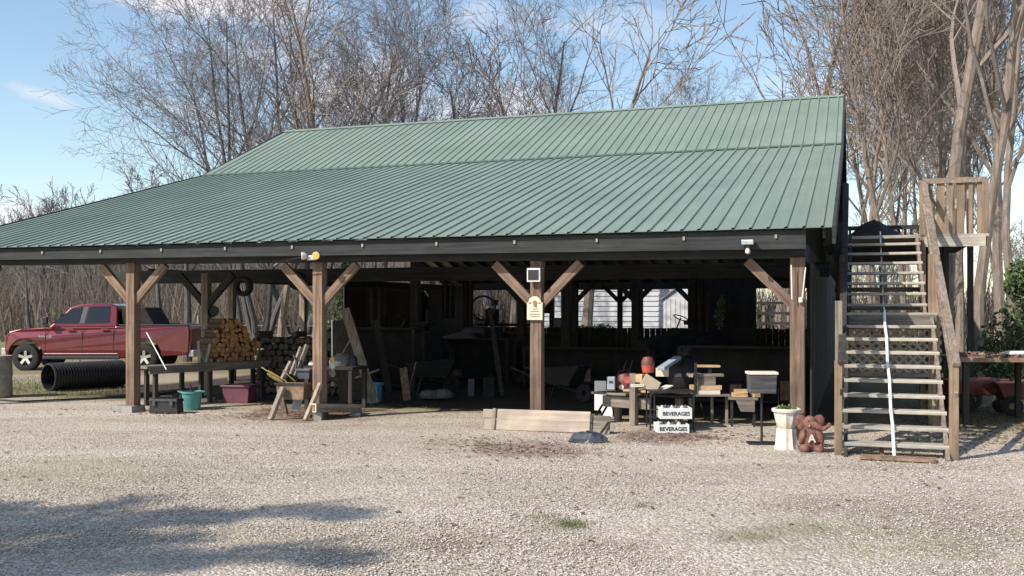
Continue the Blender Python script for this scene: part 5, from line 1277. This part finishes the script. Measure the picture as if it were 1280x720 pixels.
crate(825.5, 507.5, 865, 521, 14.3, 'white crate lettered BEVERAGES on the upper tier of the iron rack', .185)
crate(821.5, 526, 861.5, 536.5, 14.15, 'white crate lettered BEVERAGES on the ground below the other one', .005)
def blocktable():
    Y = 15.1; a = PX(868, Y); t = thing('wood_stand', a, 'dark stand with an upright bar carrying sawn wood pieces', 'stand', 0)
    W_ = .48
    zt = HC - (494 - HY) / F * Y
    MB().box((W_ / 2 + .02, .15, zt), (W_ + .05, .42, .03)).build('top', M['grey_x'], t)
    for x in (.28, W_ + .02): MB().box((x, .1, zt / 2), (.04, .04, zt)).build('leg', M['grey_z'], t)
    MB().box((.0, .30, zt / 2), (.04, .04, zt)).build('leg', M['darkpost'], t)
    MB().box((.01, -.04, HC - (475 - HY) / F * Y), (.035, .035, .52)).build('upright_bar', M['iron'], t)
    for k, (x0, y0, x1, y1, m_, lab, yy) in enumerate([(865, 482, 902, 487.5, 'pale_x', 'orange sawn board, lower stack of the dark wood stand', 0), (871, 488, 900, 493, 'offwhite', 'whitish board at the bottom of the dark wood stand', -.03), (872, 471.5, 895, 481.5, 'grey_x', 'grey wooden block amid the dark wood stand', .03),
                                             (862, 467.5, 905, 471, 'grey_x', 'thin board topping the grey block on the wood stand', .03), (871, 457, 902, 459.5, 'pale_x', 'topmost thin bright board on the wood stand', .05), (861, 468, 866, 471.5, 'pale_z', 'small bright block end left of the upright bar', -.1)]):
        p0, p1 = P(x0, y1, Y), P(x1, y0, Y); o = MB().box((0, 0, (p1.z - p0.z) / 2), (p1.x - p0.x, .22 if k < 5 else .06, p1.z - p0.z)).build('sawn_board', M[m_], None, Vector(((p0.x + p1.x) / 2, Y + .1 + yy, p0.z)), (.05, -.04, 0, .08, -.1, 0)[k], bevel=.004); tag(o, lab, 'board')
    p = P(887, 467.5, Y + .1); tag(MB().box((0, 0, .055), (.05, .05, .11)).build('iron_block', M['iron'], None, p), 'dark iron block between the two thin boards of the wood stand', 'block')
blocktable()
def blockstool():
    Y = 14.9; t = thing('wood_stool', PX(929, Y), 'small stool with a hanging front plate left of the box on a pole', 'stool', -.15)
    z = HC - (500 - HY) / F * Y
    MB().box((0, .1, z + .02), (.42, .3, .035)).build('seat', M['grey_x'], t, bevel=.004); MB().prism([(-.11, -.0), (.16, -.0), (.16, -.165), (-.04, -.165)], -.06, -.04, fn=lambda x, y, zz: (x, y, z + zz)).build('front_plate', M['grey_x'], t)
    for x in (-.16, .16):
        for y in (.0, .2): MB().box((x, y, z / 2), (.03, .03, z)).build('leg', M['iron'], t)
    for k, (x0, y0, x1, y1, lab) in enumerate([(917, 490, 934, 495.5, 'lower of two sawn blocks on the small stool'), (919, 485.5, 935, 490, 'upper of two sawn blocks on the small stool'), (940, 491, 952, 495.5, 'sawn block on the right side of the small stool')]):
        p0, p1 = P(x0, y1, Y), P(x1, y0, Y); tag(MB().box((0, 0, (p1.z - p0.z) / 2), (p1.x - p0.x, .16, p1.z - p0.z)).build('sawn_block', M['pale_x'], None, Vector(((p0.x + p1.x) / 2, Y + .05, z + .04 if k != 1 else z + .1)), (.1, -.1, .3)[k], bevel=.004), lab, 'block')
blockstool()
def boxpole():
    g = G(952, 555); Y = g.y; t = thing('box_on_pole', g, 'dark weathered box with a white topped lid on a thin pole', 'mailbox', -.08)
    k = Y / F; MB().box((0, 0, .012), (.36, .26, .02)).build('base_plate', M['iron'], t, bevel=.003); MB().tube([(0, 0, .02), (0, 0, .66)], .016, 8).build('pole', M['iron'], t)
    MB().box((0, 0, (555 - 479) * k), (32 * k, .24, 24 * k), taper=1.06).build('box', wood('charcoal_board', (.05, .05, .052), (.13, .13, .135), 'x'), t, bevel=.006)
    MB().box((0, 0, (555 - 466) * k), (37 * k, .28, 3.2 * k)).build('lid', M['offwhite'], t, bevel=.005)
    MB().tube([(.18, -.02, .66), (.205, -.03, .68), (.21, -.03, .40), (.235, -.03, .30)], .005, 5).build('wire', M['iron'], t)
    MB().lathe([(.015, 0), (.02, .006), (.015, .012), (.010, .006), (.015, 0)], (.20, -.03, .70), 10, rot=rotm('X', 90)).build('ring', M['iron'], t)
boxpole()
def fluted(prof, n=40, amp=.06):
    mb = MB(); mb.lathe(prof, n=n); k = 0; out = []
    for i, (x, y, z) in enumerate(mb.v):
        j = i % n; f = 1 + amp * math.cos(j / n * 2 * math.pi * 10); out.append((x * f, y * f, z))
    mb.v = out; return mb
def planter():
    g = G(983, 561); t = thing('planter_pedestal', g, 'cream fluted cement pedestal pot standing upside down under the planter', 'planter', 0)
    fluted([(0, 0), (.145, 0), (.148, .02), (.13, .06), (.118, .20), (.115, .255), (0, .26)]).build('pot', M['plaster'], t, smooth=True)
    t2 = thing('planter_urn', g + Vector((0, 0, .26)), 'cream fluted cement planter with weeds, stacked on the pedestal before the right front post', 'planter', 0)
    fluted([(0, 0), (.09, 0), (.115, .03), (.135, .12), (.150, .19), (.152, .21)], amp=.05).build('bowl', M['plaster'], t2, smooth=True)
    MB().lathe([(.152, .205), (.176, .205), (.180, .235), (.165, .245), (.15, .24), (.145, .20), (0, .20)], n=40).build('rim', M['plaster'], t2, smooth=True)
    mb = MB(); leaf_blob(mb, random.Random(2), (0, 0, .235), (.13, .13, .05), 320, .022); mb.build('weeds', M['grassblade'], t2)
planter()
def elephant():
    g = G(1012, 565); t = thing('elephant_statue', g, 'reddish terracotta elephant statue with a pale letter A on its chest, trunk held out right', 'statue', 0)
    def ell(name, c, r, m='terra', rot=None, n=14, par=None):
        pr = [(math.sin(math.pi * i / 9), -math.cos(math.pi * i / 9)) for i in range(10)]; mb = MB(); mb.lathe(pr, n=n)
        mb.v = [tuple(Vector(c) + ((rot @ Vector((x * r[0], y * r[1], z * r[2]))) if rot else Vector((x * r[0], y * r[1], z * r[2])))) for x, y, z in mb.v]; return mb
    body = MB()
    def merge(o): body.add(o.v, o.f)
    merge(ell('', (0, 0, .16), (.135, .12, .17))); merge(ell('', (0, -.01, .35), (.085, .09, .095)))
    merge(ell('', (-.09, -.09, .05), (.06, .09, .055))); merge(ell('', (.09, -.09, .05), (.06, .09, .055)))
    merge(ell('', (-.11, -.07, .2), (.04, .05, .10), rot=rotm('Y', 15))); merge(ell('', (.11, -.07, .2), (.04, .05, .10), rot=rotm('Y', -15)))
    body.tube([(.03, -.07, .35), (.08, -.11, .31), (.13, -.12, .29), (.18, -.12, .32), (.215, -.12, .36)], [.045, .036, .029, .024, .022], 10)
    o = body.build('body', M['terra'], t, smooth=True)
    rm = o.modifiers.new('join', 'REMESH'); rm.mode = 'VOXEL'; rm.voxel_size = .008; rm.use_smooth_shade = True
    sm = o.modifiers.new('sm', 'SMOOTH'); sm.iterations = 3
    for s in (-1, 1): ell('', (s * .10, -.01, .36), (.075, .016, .10), rot=rotm('Y', s * 22)).build('ear', M['terra'], t, smooth=True)
    for s in (-1, 1): ell('', (s * .035, -.088, .385), (.009, .008, .009)).build('eye', M['black'], t)
    for s in (-1, 1): MB().tube([(s * .035 + .01, -.08, .33), (s * .05 + .01, -.12, .325)], [.01, .004], 6).build('tusk', M['offwhite'], t)
    MB().box((0, -.02, -.0), (.34, .30, .03)).build('base_slab', M['concrete'], t, bevel=.006)
    textmesh('A', .13, M['offwhite'], 'letter', t, (-.01, -.128, .175), .006, (R(88), 0, 0))
elephant()
